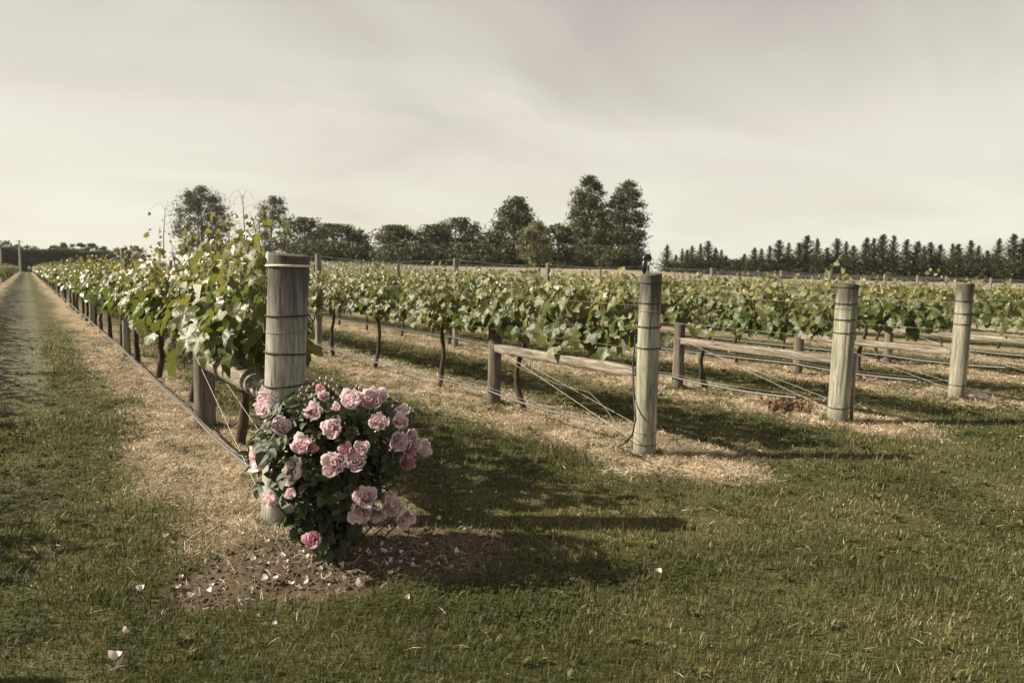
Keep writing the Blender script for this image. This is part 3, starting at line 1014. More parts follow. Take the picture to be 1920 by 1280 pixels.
TR = {1: [(1.46, 6.17), (1.46, 8.41), (1.43, 10.49), (1.42, 12.6), (1.40, 14.8), (1.40, 16.9), (1.40, 19.05), (1.40, 20.9)],
      2: [(4.62, 6.27), (4.58, 8.25), (4.56, 10.37), (4.50, 12.03)],
      3: [(7.75, 6.24), (7.65, 8.6), (7.5, 10.7), (7.45, 13.0), (7.42, 15.25)],
      4: [(10.55, 5.57), (10.5, 7.8), (10.45, 9.9)]}
NEAR = {1: 5, 2: 5, 3: 4, 4: 3, 5: 2}
COUNT = {0: 24, 1: 62, 2: 42, 3: 34, 4: 30, 5: 26, 6: 22, 7: 18, 8: 16, 9: 14}
ORD = ['first', 'second', 'third', 'fourth', 'fifth', 'sixth']
GRP = 'grapevines standing in long rows'
nvine = 0
far_spots = []
for i, rx in enumerate(ROWX):
    spots = list(TR.get(i, []))
    while True:
        y = (spots[-1][1] + 2.1) if spots else 6.2 + (0.9 * i) % 0.8
        if y > ROW_FAR:
            break
        spots.append((rx + 0.04 + 0.03 * math.sin(y), y))
    for k, (x, y) in enumerate(spots):
        z = float(height(x, y))
        if k >= COUNT.get(i, 0) and not (i == 0 and k > 34 and k < 66):
            far_spots.append((x, y, z))
            continue
        q = random.Random(1000 * i + k)
        if k < NEAR.get(i, 0):
            lab = {(1, 0): 'grapevine with the tallest shoots, right behind the rose post',
                   (2, 0): 'leafy grapevine touching the sprinkler post, big pale leaves',
                   (3, 0): 'leafy grapevine growing over the rail by the metal stake post',
                   (4, 0): 'leafy grapevine touching the post with the white stone'}.get((i, k), '%s grapevine from the end post in %s' % (ORD[k], RNAME[i]))
        elif i == 0:
            lab = 'grapevine in the shaded row across the track at far left'
        elif i < 7:
            lab = ('%s grapevine from the end post in %s' % (ORDW[k + 1], RNAME[i])) if k < 14 else 'grapevine farther back in ' + RNAME[i]
        else:
            lab = 'grapevine in the %s vine row behind the rose row' % ORDW[i - 1]
        t = thing('grapevine', lab, 'grapevine', (x, y, z), 0, GRP)
        if k < NEAR.get(i, 0):
            y0, y1 = (-1.05, 1.05)
            ztop, per, ns, tall, big = 1.53, 18, 12, 0.2, 1.0
            if k == 0:
                y0 = ENDS[i][1] + 0.32 - y
                ns, per = 15, 18
            if i == 1:
                ztop, tall, big = (1.70, 0.4, 1.12) if k == 0 else ((1.66, 0.3, 1.12) if k < 3 else (1.62, .25, 1.06))
                per, ns = 21, ns + 3
            if i == 2 and k == 0:
                big, tall = 1.14, 0.28
            lv, sh = vine_plan(q, y0, y1, ztop, ns, per, 0.80, big, tall, 0.21 if i == 1 else .15)
            bend = {(1, 0): (0.05, 0.0), (1, 1): (0.08, -.04), (1, 2): (.05, .05), (2, 0): (-.07, .10), (2, 1): (.07, 0), (2, 2): (.09, .0), (3, 0): (-.02, .12)}.get((i, k))
            link('trunk', trunk_mesh(q, 0.88, 0.034 if i == 1 else .028, bend), t)
            link('cordon', cordon_mesh(q, y0, y1), t)
            for s in sh:
                link('shoot', MB().tube(s, [0.006, 0.0046, 0.002], 5).mesh('shoot', M['cane']), t)
            if i == 1 and k == 0:       # tall bare shoots with tendrils above the canopy
                for (px, py, py0, dep) in ((310, 392, 470, 7.2), (372, 405, 470, 6.9), (405, 408, 480, 6.4), (455, 365, 450, 6.2), (505, 388, 460, 5.4), (490, 400, 470, 5.5), (350, 425, 470, 7.0), (430, 415, 470, 6.3), (475, 410, 470, 5.8)):
                    b0, tp = at(px + q.uniform(-6, 14), py0 + 20, dep) - Vector((x, y, z)), at(px, py, dep) - Vector((x, y, z))
                    mb = MB().tube([b0, b0.lerp(tp, .5) + Vector((q.gauss(0, .015), q.gauss(0, .015), 0)), tp], [0.006, 0.005, 0.0025], 5)
                    for _ in range(3):
                        s0 = b0.lerp(tp, q.uniform(.75, 1))
                        dx = q.choice((-1, 1)) * q.uniform(.04, .1)
                        mb.tube([s0, s0 + Vector((dx * .4, -dx * .3, .08)), s0 + Vector((dx, -dx * .7, .06)), s0 + Vector((dx * 1.5, -dx, .0))], [.0018, .0015, .0012, .0008], 4)
                    link('shoot', mb.mesh('shoot', M['cane']), t)
                    for m_ in range(9):
                        f = q.uniform(0.0, 1.0)
                        p = b0.lerp(tp, f) + Vector((q.gauss(0, .035), q.gauss(0, .035), 0))
                        lv.append((p, Vector((q.gauss(0, 1), q.gauss(0, 1), .5)), Vector((q.gauss(0, 1), q.gauss(0, 1), q.uniform(-.7, .5))), q.uniform(.025, .085) * (1.1 - .6 * f), q.uniform(.55, .95)))
            if i == 1 and k < 3:        # the first vines lean towards the track and clear the brace rail
                lv = [(Vector((min(p.x - .10, .14 + .02 * q.random()), p.y, p.z + (.09 if p.z < .98 else 0))), nr, tp, sz, ti) for p, nr, tp, sz, ti in lv]
            q.shuffle(lv)
            lv.sort(key=lambda l: -l[3])
            nleaf = 290 if k < 2 else 200
            for m_, (p, nr, tp, s, tint) in enumerate(lv[:nleaf]):
                r, t_, nn = frame(nr, tp)
                o = bpy.data.objects.new('leaf', LEAF_MESH[m_ % 10, min(4, int(tint * 5))])
                COL.objects.link(o)
                o.parent = t
                o.matrix_local = Matrix(((r.x * s, t_.x * s, nn.x * s, p.x), (r.y * s, t_.y * s, nn.y * s, p.y), (r.z * s, t_.z * s, nn.z * s, p.z), (0, 0, 0, 1)))
            if lv[nleaf:]:
                V, F, T = join_leaves(lv[nleaf:], LEAF_MD)
                link('foliage', mesh_tri('foliage', V, F, M['vine_leaf'], {'tint': T}), t, kind='stuff')
        else:
            v = VAR[(i * 5 + k * 7) % 9]
            d = math.hypot(x, y)
            fl = 1 if (k * 3 + i) % 2 else -1
            sc = q.uniform(0.93, 1.08)
            for nm_, mesh_ in (('trunk', v['trunk']), ('foliage', v['fol'] if d < 28 else v['low'])) + ((('cordon', v['cordon']), ('shoots', v['shoots'])) if d < 28 else ()):
                o = link(nm_, mesh_, t)
                o.scale = (fl * (1.25 if i == 1 else 1), fl, (sc * (1.06 if i == 1 else 1)) if nm_ != 'trunk' else 1)
                if nm_ in ('foliage', 'shoots'):
                    o['kind'] = 'stuff'
        nvine += 1

# the many vines beyond: one mass
lowV = []
for v in range(4):
    q = random.Random(900 + v)
    lv, _ = vine_plan(q, -1.05, 1.05, 1.48, 8, 8, big=1.75)
    quad = np.array([(0, 0, 0), (.5, .4, .06), (0, 1, -.1), (-.5, .4, .06)])
    lowV.append(join_leaves(lv[:90], [(quad, np.array([(0, 1, 2), (0, 2, 3)]))]))
Vs, Fs, Ts, n = [], [], [], 0
for k, (x, y, z) in enumerate(far_spots):
    V, F, T = lowV[k % 4]
    Vs.append(V * (1, -1 if k % 3 else 1, 1) + (x, y, z))
    Fs.append(F + n)
    Ts.append(T)
    n += len(V)
o = link('distant_vines', mesh_tri('distant_vines', np.concatenate(Vs), np.concatenate(Fs), M['vine_leaf'], {'tint': np.concatenate(Ts)}), kind='stuff')
tag(o, 'distant green vine canopy of the far rows merging into one mass', 'vines')

# ------------------------------------------------------------------ rose bush
bq = random.Random(42)
BC = Vector((1.30, 3.50, 0))
CAMDIR = Vector((-0.575, -0.818, 0))
RT = Vector((0.818, -0.575, 0))
rose = thing('rose_bush', 'bushy pink rose in full bloom at the foot of the thick post', 'rose bush', BC)


def rel(v):
    return Vector(v) - BC


def leaflet(n=6):
    """One pointed oval leaflet along +y, folded along the midrib."""
    out = [(0, 0), (.24, .14), (.36, .42), (.26, .74), (0, 1.0), (-.26, .74), (-.36, .42), (-.24, .14)]
    V = [(x, y, abs(x) * .5 - .18 * (y - .3) ** 2) for x, y in out] + [(0, .45, -.02)]
    return np.array(V), np.array([(i, (i + 1) % 8, 8) for i in range(8)])


def rose_leaf(seed):
    q = random.Random(seed)
    V0, F0 = leaflet()
    Vs, Fs, n = [], [], 0
    for (y, a, s) in ((.40, 0, .66), (.34, 1.05, .52), (.34, -1.05, .52), (.08, 1.25, .40), (.08, -1.25, .40)):
        a += q.uniform(-.2, .2)
        ca, sa = math.cos(a), math.sin(a)
        R = np.array([[ca, -sa, 0], [sa, ca, 0], [0, 0, 1]])
        tl = q.uniform(-.35, .25)
        W = (V0 * s) @ np.array([[1, 0, 0], [0, math.cos(tl), math.sin(tl)], [0, -math.sin(tl), math.cos(tl)]])
        W = W @ R + np.array([0, y, -.1 * y])
        Vs.append(W)
        Fs.append(F0 + n)
        n += len(W)
    st = np.array([(-.012, -.15, 0), (.012, -.15, 0), (.008, .45, -.04), (-.008, .45, -.04)])
    Vs.append(st)
    Fs.append(np.array([(0, 1, 2), (0, 2, 3)]) + n)
    return np.concatenate(Vs), np.concatenate(Fs)


RL = [rose_leaf(60 + i) for i in range(6)]
RLM = {(i, k): mesh_tri('rose_leaf', V, F, M['rose_leaf'], {'tint': np.full(len(V), tv)}) for i, (V, F) in enumerate(RL) for k, tv in enumerate((.1, .45, .9))}


def bush_r(z):
    """Half width of the bush at height z."""
    return float(np.interp(z, [0.0, 0.08, 0.25, 0.45, 0.68, 0.80, 0.90], [0.09, 0.15, 0.26, 0.36, 0.41, 0.35, 0.19]))


# stems
for k in range(14):
    a = bq.uniform(0, 6.28)
    tz = bq.uniform(.5, .84)
    rr = bush_r(tz) * bq.uniform(.4, .85)
    p0 = Vector((bq.gauss(0, .035), bq.gauss(0, .035), -.03))
    p2 = Vector((math.cos(a) * rr, math.sin(a) * rr, tz))
    p1 = p0.lerp(p2, .5) + Vector((0, 0, .1))
    link('stem', MB().tube([p0, p1, p1.lerp(p2, .55) + Vector((bq.gauss(0, .02), bq.gauss(0, .02), .03)), p2], [.010, .007, .005, .003], 6, jit=.1).mesh('stem', M['rose_stem']), rose)
# leaves
lv = []
for k in range(560):
    z = 0.05 + 0.82 * bq.random() ** 0.8
    a = bq.uniform(0, 6.28)
    f = math.sqrt(bq.uniform(0.12, 1.0))
    rr = bush_r(z) * f * (0.86 + .26 * math.sin(3 * a + 4 * z) * math.sin(2 * a + 9 * z + 1))
    p = Vector((math.cos(a) * rr, math.sin(a) * rr, z))
    out = Vector((math.cos(a), math.sin(a), 0.35 + (z - .5)))
    nr = out * .55 + Vector((bq.gauss(0, .4), bq.gauss(0, .4), bq.uniform(.1, .9)))
    tp = out * .8 + Vector((bq.gauss(0, .5), bq.gauss(0, .5), bq.uniform(-.9, .2)))
    lv.append((p, nr, tp, bq.uniform(.075, .135), bq.choice((0, 0, 1, 1, 1, 2)), f))
lv.sort(key=lambda l: -l[5])
for m_, (p, nr, tp, s, tn, f) in enumerate(lv[:295]):
    r, t_, nn = frame(nr, tp)
    o = link('leaf', RLM[m_ % 6, tn], rose)
    o.matrix_local = Matrix(((r.x * s, t_.x * s, nn.x * s, p.x), (r.y * s, t_.y * s, nn.y * s, p.y), (r.z * s, t_.z * s, nn.z * s, p.z), (0, 0, 0, 1)))
V, F, T = join_leaves([(p, nr, tp, s, .1 + .4 * tn) for p, nr, tp, s, tn, f in lv[295:]], RL)
link('foliage', mesh_tri('foliage', V, F, M['rose_leaf'], {'tint': T}), rose, kind='stuff')


def petal_grid(rad0, phi0, phi1, halfang, ruffle, q, recurve=0.0, nu=7, nv=6, tint0=0.0, tint1=0.2):
    """A cupped petal on a globe: polar angle phi0..phi1 from the base, width halfang."""
    V, T = [], []
    w1, w2 = q.uniform(0, 6), q.uniform(0, 6)
    for j in range(nv):
        v = j / (nv - 1)
        phi = phi0 + (phi1 - phi0) * v
        wid = halfang * (0.35 + 0.65 * math.sin(min(1, v * 1.25 + .1) * math.pi / 2))
        if v > 0.8:
            wid *= 1 - (v - .8) * 1.2
        for i in range(nu):
            u = 2 * i / (nu - 1) - 1
            r = rad0 * (1 + ruffle * v * v * math.sin(3 * u + w1) + .5 * ruffle * v * math.sin(7 * u + w2) + recurve * v ** 3)
            ph = phi - .18 * u * u * v + .05 * math.sin(5 * u + w2) * v
            a = u * wid
            V.append((r * math.sin(ph) * math.cos(a), r * math.sin(ph) * math.sin(a), -r * math.cos(ph)))
            T.append(tint0 + (tint1 - tint0) * (1 - v))
    F = [(j * nu + i, j * nu + i + 1, (j + 1) * nu + i + 1, (j + 1) * nu + i) for j in range(nv - 1) for i in range(nu - 1)]
    return np.array(V), np.array(F), np.array(T)


def rotz(V, a):
    c_, s_ = math.cos(a), math.sin(a)
    return V @ np.array([[c_, s_, 0], [-s_, c_, 0], [0, 0, 1]])


def bloom_core(seed, mat, tight=1.0):
    q = random.Random(seed)
    mb = MB()
    # packed, folded inner petals: short curled walls whose edges show from above
    for k in range(46):
        rr = 0.03 + 0.68 * math.sqrt((k + .2) / 46)
        a0 = k * 2.399
        ha = q.uniform(.5, .8) * min(1.6, .55 / rr) * .8
        h = 0.40 - .30 * rr + q.uniform(-.07, .09)
        nu, nv = 7, 4
        V, T = [], []
        w1, am = q.uniform(0, 6), q.uniform(.03, .09)
        lean = q.uniform(.02, .22)
        for j in range(nv):
            v = j / (nv - 1)
            for i in range(nu):
                u = 2 * i / (nu - 1) - 1
                r_ = rr + lean * v * v + am * math.sin(4 * u + w1) * (.4 + .6 * v)
                z_ = -.45 + (h + .45) * v - .14 * u * u * v
                V.append((r_ * math.cos(a0 + u * ha), r_ * math.sin(a0 + u * ha), z_))
                T.append(0.95 - .75 * rr + .25 * (1 - v))
        F = [(j * nu + i, j * nu + i + 1, (j + 1) * nu + i + 1, (j + 1) * nu + i) for j in range(nv - 1) for i in range(nu - 1)]
        mb.add(V, F, np.array(T))
    for k in range(7):
        V, F, T = petal_grid(.21 + .03 * (k % 3), .35, 2.5 - .12 * k, .8, .16, q, -.1, tint0=.75, tint1=.95)
        mb.add(rotz(V * (1, 1, 1.1), k * 2.399) + (0, 0, .17), F, T)
    for k in range(8):
        V, F, T = petal_grid(.80, .25, 1.55, .62, .10, q, .05, tint0=.15, tint1=.35)
        mb.add(rotz(V, k * 2.399 + .4), F, T)
    return mb.mesh('bloom', mat)


PET = {}
for mk in ('petal', 'petal_deep'):
    for k in range(7):
        q = random.Random(80 + k)
        V, F, T = petal_grid(q.uniform(.90, 1.04), .2, q.uniform(1.55, 2.15), q.uniform(.50, .78), q.uniform(.07, .17), q, q.uniform(-.12, .2), tint0=0.0, tint1=.35)
        PET[mk, k] = mesh_tri('petal', V, F, M[mk], {'tint': T})
CORE = {mk: [bloom_core(70 + k, M[mk]) for k in range(4)] for mk in ('petal', 'petal_deep')}

BLOOMS = [(495, 760, 50, -.7, .1), (527, 798, 42, .5, .6), (586, 771, 42, -.2, .5), (622, 802, 40, -.1, .2), (565, 833, 38, .1, .9), (585, 838, 22, .6, .2), (657, 747, 42, -.2, .8), (694, 749, 48, .1, .3),
          (713, 741, 34, .7, .5), (710, 790, 44, .15, .45), (751, 789, 30, .4, .5), (755, 768, 27, .4, 1.2), (750, 829, 36, .3, .1), (769, 842, 30, .5, .0), (796, 840, 30, 1.2, .1), (764, 868, 28, .4, .2),
          (774, 815, 28, .8, .4), (646, 842, 26, 0, .8), (678, 839, 29, .1, .6), (626, 868, 48, -.1, .35), (667, 862, 46, .1, .3), (481, 859, 46, -1.0, -.1), (544, 886, 46, -.6, .2), (550, 868, 30, -.3, .6),
          (544, 925, 26, -.3, .1), (507, 932, 28, -.6, .3), (685, 931, 44, .1, .5), (676, 962, 42, .05, .0), (737, 947, 43, .2, .3), (760, 972, 36, .6, -.2), (706, 965, 34, .2, -.2), (586, 1010, 37, -.1, .45),
          (630, 762, 22, -.3, .4), (601, 729, 19, 0, .8), (607, 742, 22, .1, .3), (697, 735, 26, .3, .6), (503, 942, 20, -.8, -.3)]
DEEP = {5, 15, 31, 33, 14 - 1, 17}
cyaw = math.atan2(CAMDIR.y, CAMDIR.x)
BPOS = []
for k, (px, py, dpx, sx_, sz_) in enumerate(BLOOMS):
    u, w = (px - 640) / 185.0, (py - 880) / 190.0
    dep = 3.60 - 0.36 * math.sqrt(max(0.05, 1 - u * u - w * w))
    if k in (15, 16, 14, 30, 29):
        dep += .1
    c_ = at(px, py, dep)
    R_ = dpx * dep / FPX * 0.5 * bq.uniform(.78, 1.04)
    face = (CAMDIR * 1.0 + RT * (sx_ * 1.1) + Vector((0, 0, sz_ * 1.15 + .15))).normalized()
    mk = 'petal_deep' if k in DEEP else 'petal'
    x_, y_, z_ = frame(face, Vector((bq.gauss(0, 1), bq.gauss(0, 1), bq.gauss(0, 1))))
    p = rel(c_)
    o = link('bloom', CORE[mk][k % 4], rose)
    s = R_
    o.matrix_local = Matrix(((x_.x * s, y_.x * s, z_.x * s, p.x), (x_.y * s, y_.y * s, z_.y * s, p.y), (x_.z * s, y_.z * s, z_.z * s, p.z), (0, 0, 0, 1)))
    BPOS.append((p, face, R_))
    for j in range(9):
        ch = link('petal', PET[mk, (j * 3 + k) % 7], o)
        ch.rotation_euler = (bq.gauss(0, .06), bq.gauss(0, .06), j * 2.399 + bq.gauss(0, .2))
        ch.scale = [bq.uniform(.9, 1.05)] * 3
    # stalk behind the flower
    b0 = p - face * R_ * .8
    b1 = b0 - face * .05 - Vector((0, 0, .06))
    b2 = Vector((b1.x * .55, b1.y * .55, max(.03, b1.z - .18)))
    link('stalk', MB().tube([b0, b1, b2], [.003, .0032, .004], 5).mesh('stalk', M['rose_stem']), rose)

# buds


def bud_meshes():
    mb = MB()
    zz = np.linspace(0, 1, 8)
    rad_ = np.array([.12, .34, .42, .40, .32, .22, .12, .02])
    mb.tube([(0, 0, z * 1.5) for z in zz], list(rad_), 9)
    sp = MB()
    sp.tube([(0, 0, -.35), (0, 0, -.1), (0, 0, .1)], [.12, .3, .22], 8)
    for k in range(5):
        a = k * 1.2566
        V = rotz(np.array([(.2, -.16, 0), (.2, .16, 0), (.45, .12, .5), (.45, -.12, .5), (.5, 0, 1.15)]), a)
        sp.add(V, np.array([(0, 1, 2), (0, 2, 3), (3, 2, 4)]))
    return mb, sp


mb, sp = bud_meshes()
BUD, BUDG, SEP = mb.mesh('bud', M['petal_deep']), mb.mesh('bud', M['petal']), sp.mesh('sepals', M['rose_leaf'])
buds = [(601, 712), (613, 713), (622, 716), (596, 716), (579, 728), (574, 735), (566, 740), (570, 752), (580, 748), (588, 724), (609, 722), (617, 728), (626, 733), (632, 738), (634, 726), (566, 728), (562, 733), (637, 744),
        (668, 727), (674, 731), (681, 733), (676, 745), (671, 738), (737, 764), (741, 770), (771, 768), (768, 774), (765, 765), (759, 776), (774, 772), (554, 846), (634, 944), (739, 841), (733, 846), (746, 846), (647, 796),
        (513, 742), (509, 739), (517, 745), (530, 862), (499, 842), (503, 848), (535, 868), (508, 886), (625, 748), (592, 740), (583, 756), (560, 746), (641, 752), (599, 722)]
for k, (px, py) in enumerate(buds):
    u, w = (px - 640) / 185.0, (py - 880) / 190.0
    dep = 3.62 - 0.34 * math.sqrt(max(0.02, 1 - u * u - w * w)) + bq.uniform(-.03, .05)
    p = rel(at(px, py, dep))
    s = bq.uniform(.010, .0155)
    up_ = Vector((bq.gauss(0, .25), bq.gauss(0, .25), 1))
    x_, y_, z_ = frame(up_, Vector((1, bq.gauss(0, 1), 0)))
    o = link('bud', BUD if k % 5 else BUDG, rose)
    o.matrix_local = Matrix(((x_.x * s, y_.x * s, z_.x * s, p.x), (x_.y * s, y_.y * s, z_.y * s, p.y), (x_.z * s, y_.z * s, z_.z * s, p.z), (0, 0, 0, 1)))
    link('sepals', SEP, o)
    q0 = p - z_ * s * .3
    link('stalk', MB().tube([q0, q0 - up_.normalized() * .05 + Vector((0, 0, -.01)), Vector((q0.x * .8, q0.y * .8, q0.z - .14))], [.0018, .002, .0026], 4).mesh('stalk', M['rose_stem']), rose)

# ------------------------------------------------------------------ fallen petals


def fallen_mesh(seed):
    q = random.Random(seed)
    V, T = [], []
    nu, nv = 6, 6
    cu, cv = q.uniform(.4, 1.1), q.uniform(.2, .9)
    for j in range(nv):
        v = j / (nv - 1)
        for i in range(nu):
            u = 2 * i / (nu - 1) - 1
            w = math.sin(math.pi * (.12 + .8 * v)) * .62
            V.append((u * w, v - .5, cu * (u * w) ** 2 * 2 + cv * (v - .5) ** 2 + .04 * math.sin(4 * u + 5 * v + q.random())))
            T.append(1 - v)
    F = [(j * nu + i, j * nu + i + 1, (j + 1) * nu + i + 1, (j + 1) * nu + i) for j in range(nv - 1) for i in range(nu - 1)]
    return mesh_tri('fallen_petal', np.array(V), np.array(F), M['petal_fallen'], {'tint': np.array(T)})


FP = [fallen_mesh(20 + i) for i in range(8)]
fixed = [(385, 1056, 1), (445, 1005, 1.1), (455, 1003, .8), (475, 1053, 1.1), (488, 1060, .7), (527, 1045, 1.2), (440, 980, .8), (452, 978, .8), (312, 1009, 1.1), (373, 1004, .8), (390, 1113, 1.1), (395, 1104, .7), (340, 1085, .8),
         (336, 1106, 1), (265, 1118, 1.1), (360, 1131, 1.1), (497, 1092, 1.2), (515, 1090, 1.2), (672, 1108, 1.3), (212, 1243, 1.5), (233, 1194, 1), (1233, 1084, 1.2), (1150, 970, 1.1), (1352, 894, 1.0), (767, 1131, .8), (515, 1186, .7),
         (750, 994, 1.3), (760, 1005, .9), (718, 1022, 1), (717, 1034, 1.1), (823, 973, 1), (845, 975, .8), (857, 1034, 1.1), (800, 1020, .8), (775, 1061, 1), (733, 1079, .9), (690, 1040, 1), (695, 1052, 1), (640, 1065, .9), (870, 995, .9),
         (826, 958, .9), (862, 980, .8), (535, 1075, .8), (565, 1040, 1), (575, 1045, 1), (590, 1052, .9), (600, 1070, .9), (430, 1063, .8), (530, 1000, .8), (560, 1003, 1.1), (885, 924, .7), (930, 925, .7), (440, 903, .8),
         (503, 1018, .7), (470, 1107, .8), (545, 1095, .9), (558, 1098, .8), (575, 1092, 1), (605, 1090, 1), (615, 1085, .8), (630, 1045, .9), (655, 1075, .8)]
for k in range(60):
    fixed.append((bq.gauss(640, 95), bq.gauss(1050, 28), bq.uniform(.35, .85)))
for k, (px, py, s) in enumerate(fixed):
    g0 = gnd(px, py)
    grassy = k in (14, 15, 18, 19, 20, 21, 22, 24, 25)
    o = link('fallen_petal', FP[k % 8], loc=(g0.x, g0.y, float(height(g0.x, g0.y)) + (.045 if grassy else .017)))
    s *= 0.027
    o.scale = (s, s, s * bq.uniform(.7, 1.2))
    o.rotation_euler = (bq.gauss(0, .35), bq.gauss(0, .35), bq.uniform(0, 6.28))
    lab = {19: 'large pale fallen petal on the grass in the lower left corner', 20: 'small fallen petal on the grass above the lower left corner', 21: 'lone white fallen petal on the open lawn',
           22: 'lone fallen petal lying in the shadow of the thick post', 23: 'tiny fallen petal on the straw in front of the sprinkler post', 18: 'fallen petal at the grass edge below the rose bush'}.get(k)
    side = ('left of the bush', 'left') if px < 545 else (('in the shadow right of the bush', 'right') if px > 690 else ('close in front of the bush', 'front'))
    tag(o, lab or 'pale fallen rose petal among others on the ground ' + side[0], 'petal', None if lab else 'fallen petals ' + side[0])

# ------------------------------------------------------------------ dead weed by the third post
wq = random.Random(5)
gp = gnd(1475, 768)
t = thing('dead_weed', 'rusty brown dried weed clump left of the third end post', 'weed', (gp.x, gp.y, 0))
mb, ml = MB(), MB()
for k in range(46):
    a, L = wq.uniform(0, 6.28), wq.uniform(.1, .26)
    b = Vector((wq.gauss(0, .16), wq.gauss(0, .1), 0))
    e = b + Vector((math.cos(a) * L * .6, math.sin(a) * L * .6, L * wq.uniform(.35, .8)))
    mb.tube([b, b.lerp(e, .5) + Vector((0, 0, .03)), e], [.003, .002, .0015], 4)
    for m_ in range(9):
        p = np.array(b.lerp(e, wq.uniform(.25, 1)))
        d1, d2 = np.array([wq.gauss(0, 1) for _ in range(3)]), np.array([wq.gauss(0, 1) for _ in range(3)])
        d1, d2 = d1 / np.linalg.norm(d1) * .026, d2 / np.linalg.norm(d2) * .018
        ml.add([p, p + d1 + d2, p + 2 * d1, p + d1 - d2], [(0, 1, 2, 3)])
link('stems', mb.mesh('stems', M['dead']), t, kind='stuff')
link('foliage', ml.mesh('foliage', M['dead']), t, kind='stuff')

# ------------------------------------------------------------------ grass, clover, straw and clods


def scatter(n_rho, r0, r1, rflat, falloff=2.0, ang=(-0.62, 1.75), seed=1):
    """Random points in a wide sector round the photographer, denser near by."""
    q = np.random.default_rng(seed)
    rs = np.linspace(r0, r1, 400)
    rho = n_rho * np.minimum(1, (rflat / rs) ** falloff) * rs * (ang[1] - ang[0])
    cum = np.concatenate([[0], np.cumsum((rho[1:] + rho[:-1]) * .5 * np.diff(rs))])
    n = int(cum[-1])
    r = np.interp(q.random(n) * cum[-1], cum, rs)
    a = q.uniform(ang[0], ang[1], n)
    return r * np.sin(a), r * np.cos(a), r, q


x, y, r, q = scatter(10800, 0.9, 26.0, 2.6, 1.95, seed=3)
st, so, tk, lu, pa = zones(x, y)
keep = q.random(len(x)) < (1 - 0.965 * np.maximum(st, 0)) * (1 - .97 * so) * (1 - .45 * tk) * sstep(26, 13, r)
x, y, r, st, so, tk, lu = [a_[keep] for a_ in (x, y, r, st, so, tk, lu)]
n = len(x)
patch = fbm(x, y, 0.9, 4)
dry = np.clip(0.48 + 2.6 * (patch - 0.5) + 0.9 * (fbm(x + 9, y, 4.0) - .5) - 0.22 * (lu - .5), 0, 1)
isdry = q.random(n) < dry * .62
tint = np.where(isdry, q.uniform(.58, .95, n), np.clip(q.normal(.26, .15, n) + .25 * (dry - .35) + .3 * tk, 0, .7))
hgt = q.gamma(6, 1 / 6, n) * (0.021 + 0.018 * fbm(x + 70, y + 3, 2.2, 3)) * (0.75 + .6 * lu) * (1 - .45 * tk) * (1 - .5 * st)
hgt *= np.where(isdry, .62, 1)
wid = 0.0018 * np.maximum(1, r / 2.6) ** 0.95 * q.uniform(.7, 1.3, n)
yaw = q.uniform(0, 2 * np.pi, n)
lean = np.abs(q.normal(0.5, .4, n))
ca, sa = np.cos(yaw), np.sin(yaw)
zb = height(x, y) - .003
px_, py_ = -sa * wid, ca * wid
mx, mz = np.sin(lean * .6) * hgt * .55, np.cos(lean * .6) * hgt * .55
tx, tz = mx + np.sin(lean * 1.5) * hgt * .5, mz + np.maximum(np.cos(lean * 1.5), -.1) * hgt * .5
V = np.stack([np.stack([x - px_, y - py_, zb], 1), np.stack([x + px_, y + py_, zb], 1),
              np.stack([x + px_ * .75 + ca * mx, y + py_ * .75 + sa * mx, zb + mz], 1), np.stack([x - px_ * .75 + ca * mx, y - py_ * .75 + sa * mx, zb + mz], 1),
              np.stack([x + ca * tx, y + sa * tx, zb + tz], 1)], 1).reshape(-1, 3)
b5 = np.arange(n)[:, None] * 5
F = np.concatenate([b5 + np.array([[0, 1, 2]]), b5 + np.array([[0, 2, 3]]), b5 + np.array([[3, 2, 4]])])
o = link('grass', mesh_tri('grass', V, F, M['blade'], {'tint': np.repeat(tint, 5)}), kind='stuff')
tag(o, 'short mown lawn grass, green mixed with dry blades', 'grass')
NB = n

# clover and broad low weeds in the lush patches
x, y, r, q = scatter(2600, 1.2, 12.0, 3.2, 1.8, seed=5)
st, so, tk, lu, pa = zones(x, y)
nn_ = fbm(x + 31, y + 17, 1.7, 3)
edge = np.exp(-((x - .35) / .35) ** 2) * (y > 2.6)
keep = (q.random(len(x)) < sstep(.52, .66, nn_ + .12 * edge)) & (st < .5) & (so < .6)
x, y, r = x[keep], y[keep], r[keep]
n = len(x)
Vs = []
s = .008 * np.maximum(1, r / 3.0) ** .8 * q.uniform(.6, 1.3, n)
zb = height(x, y) + q.uniform(.012, .045, n)
yaw = q.uniform(0, 6.28, n)
for k in range(3):
    a = yaw + k * 2.094
    d = np.stack([np.cos(a), np.sin(a), q.uniform(-.2, .35, n)], 1) * s[:, None]
    w = np.stack([-np.sin(a), np.cos(a), np.zeros(n)], 1) * s[:, None] * .62
    p = np.stack([x, y, zb], 1)
    Vs.append(np.stack([p, p + d * .9 + w, p + d * 1.35, p + d * .9 - w], 1))
V = np.stack(Vs, 1).reshape(-1, 3)
b4 = np.arange(n * 3)[:, None] * 4
F = np.concatenate([b4 + np.array([[0, 1, 2]]), b4 + np.array([[0, 2, 3]])])
o = link('clover', mesh_tri('clover', V, F, M['blade'], {'tint': np.repeat(np.clip(q.normal(.22, .12, n * 3), 0, .5), 4)}), kind='stuff')
tag(o, 'dark green clover patches growing through the lawn', 'clover')

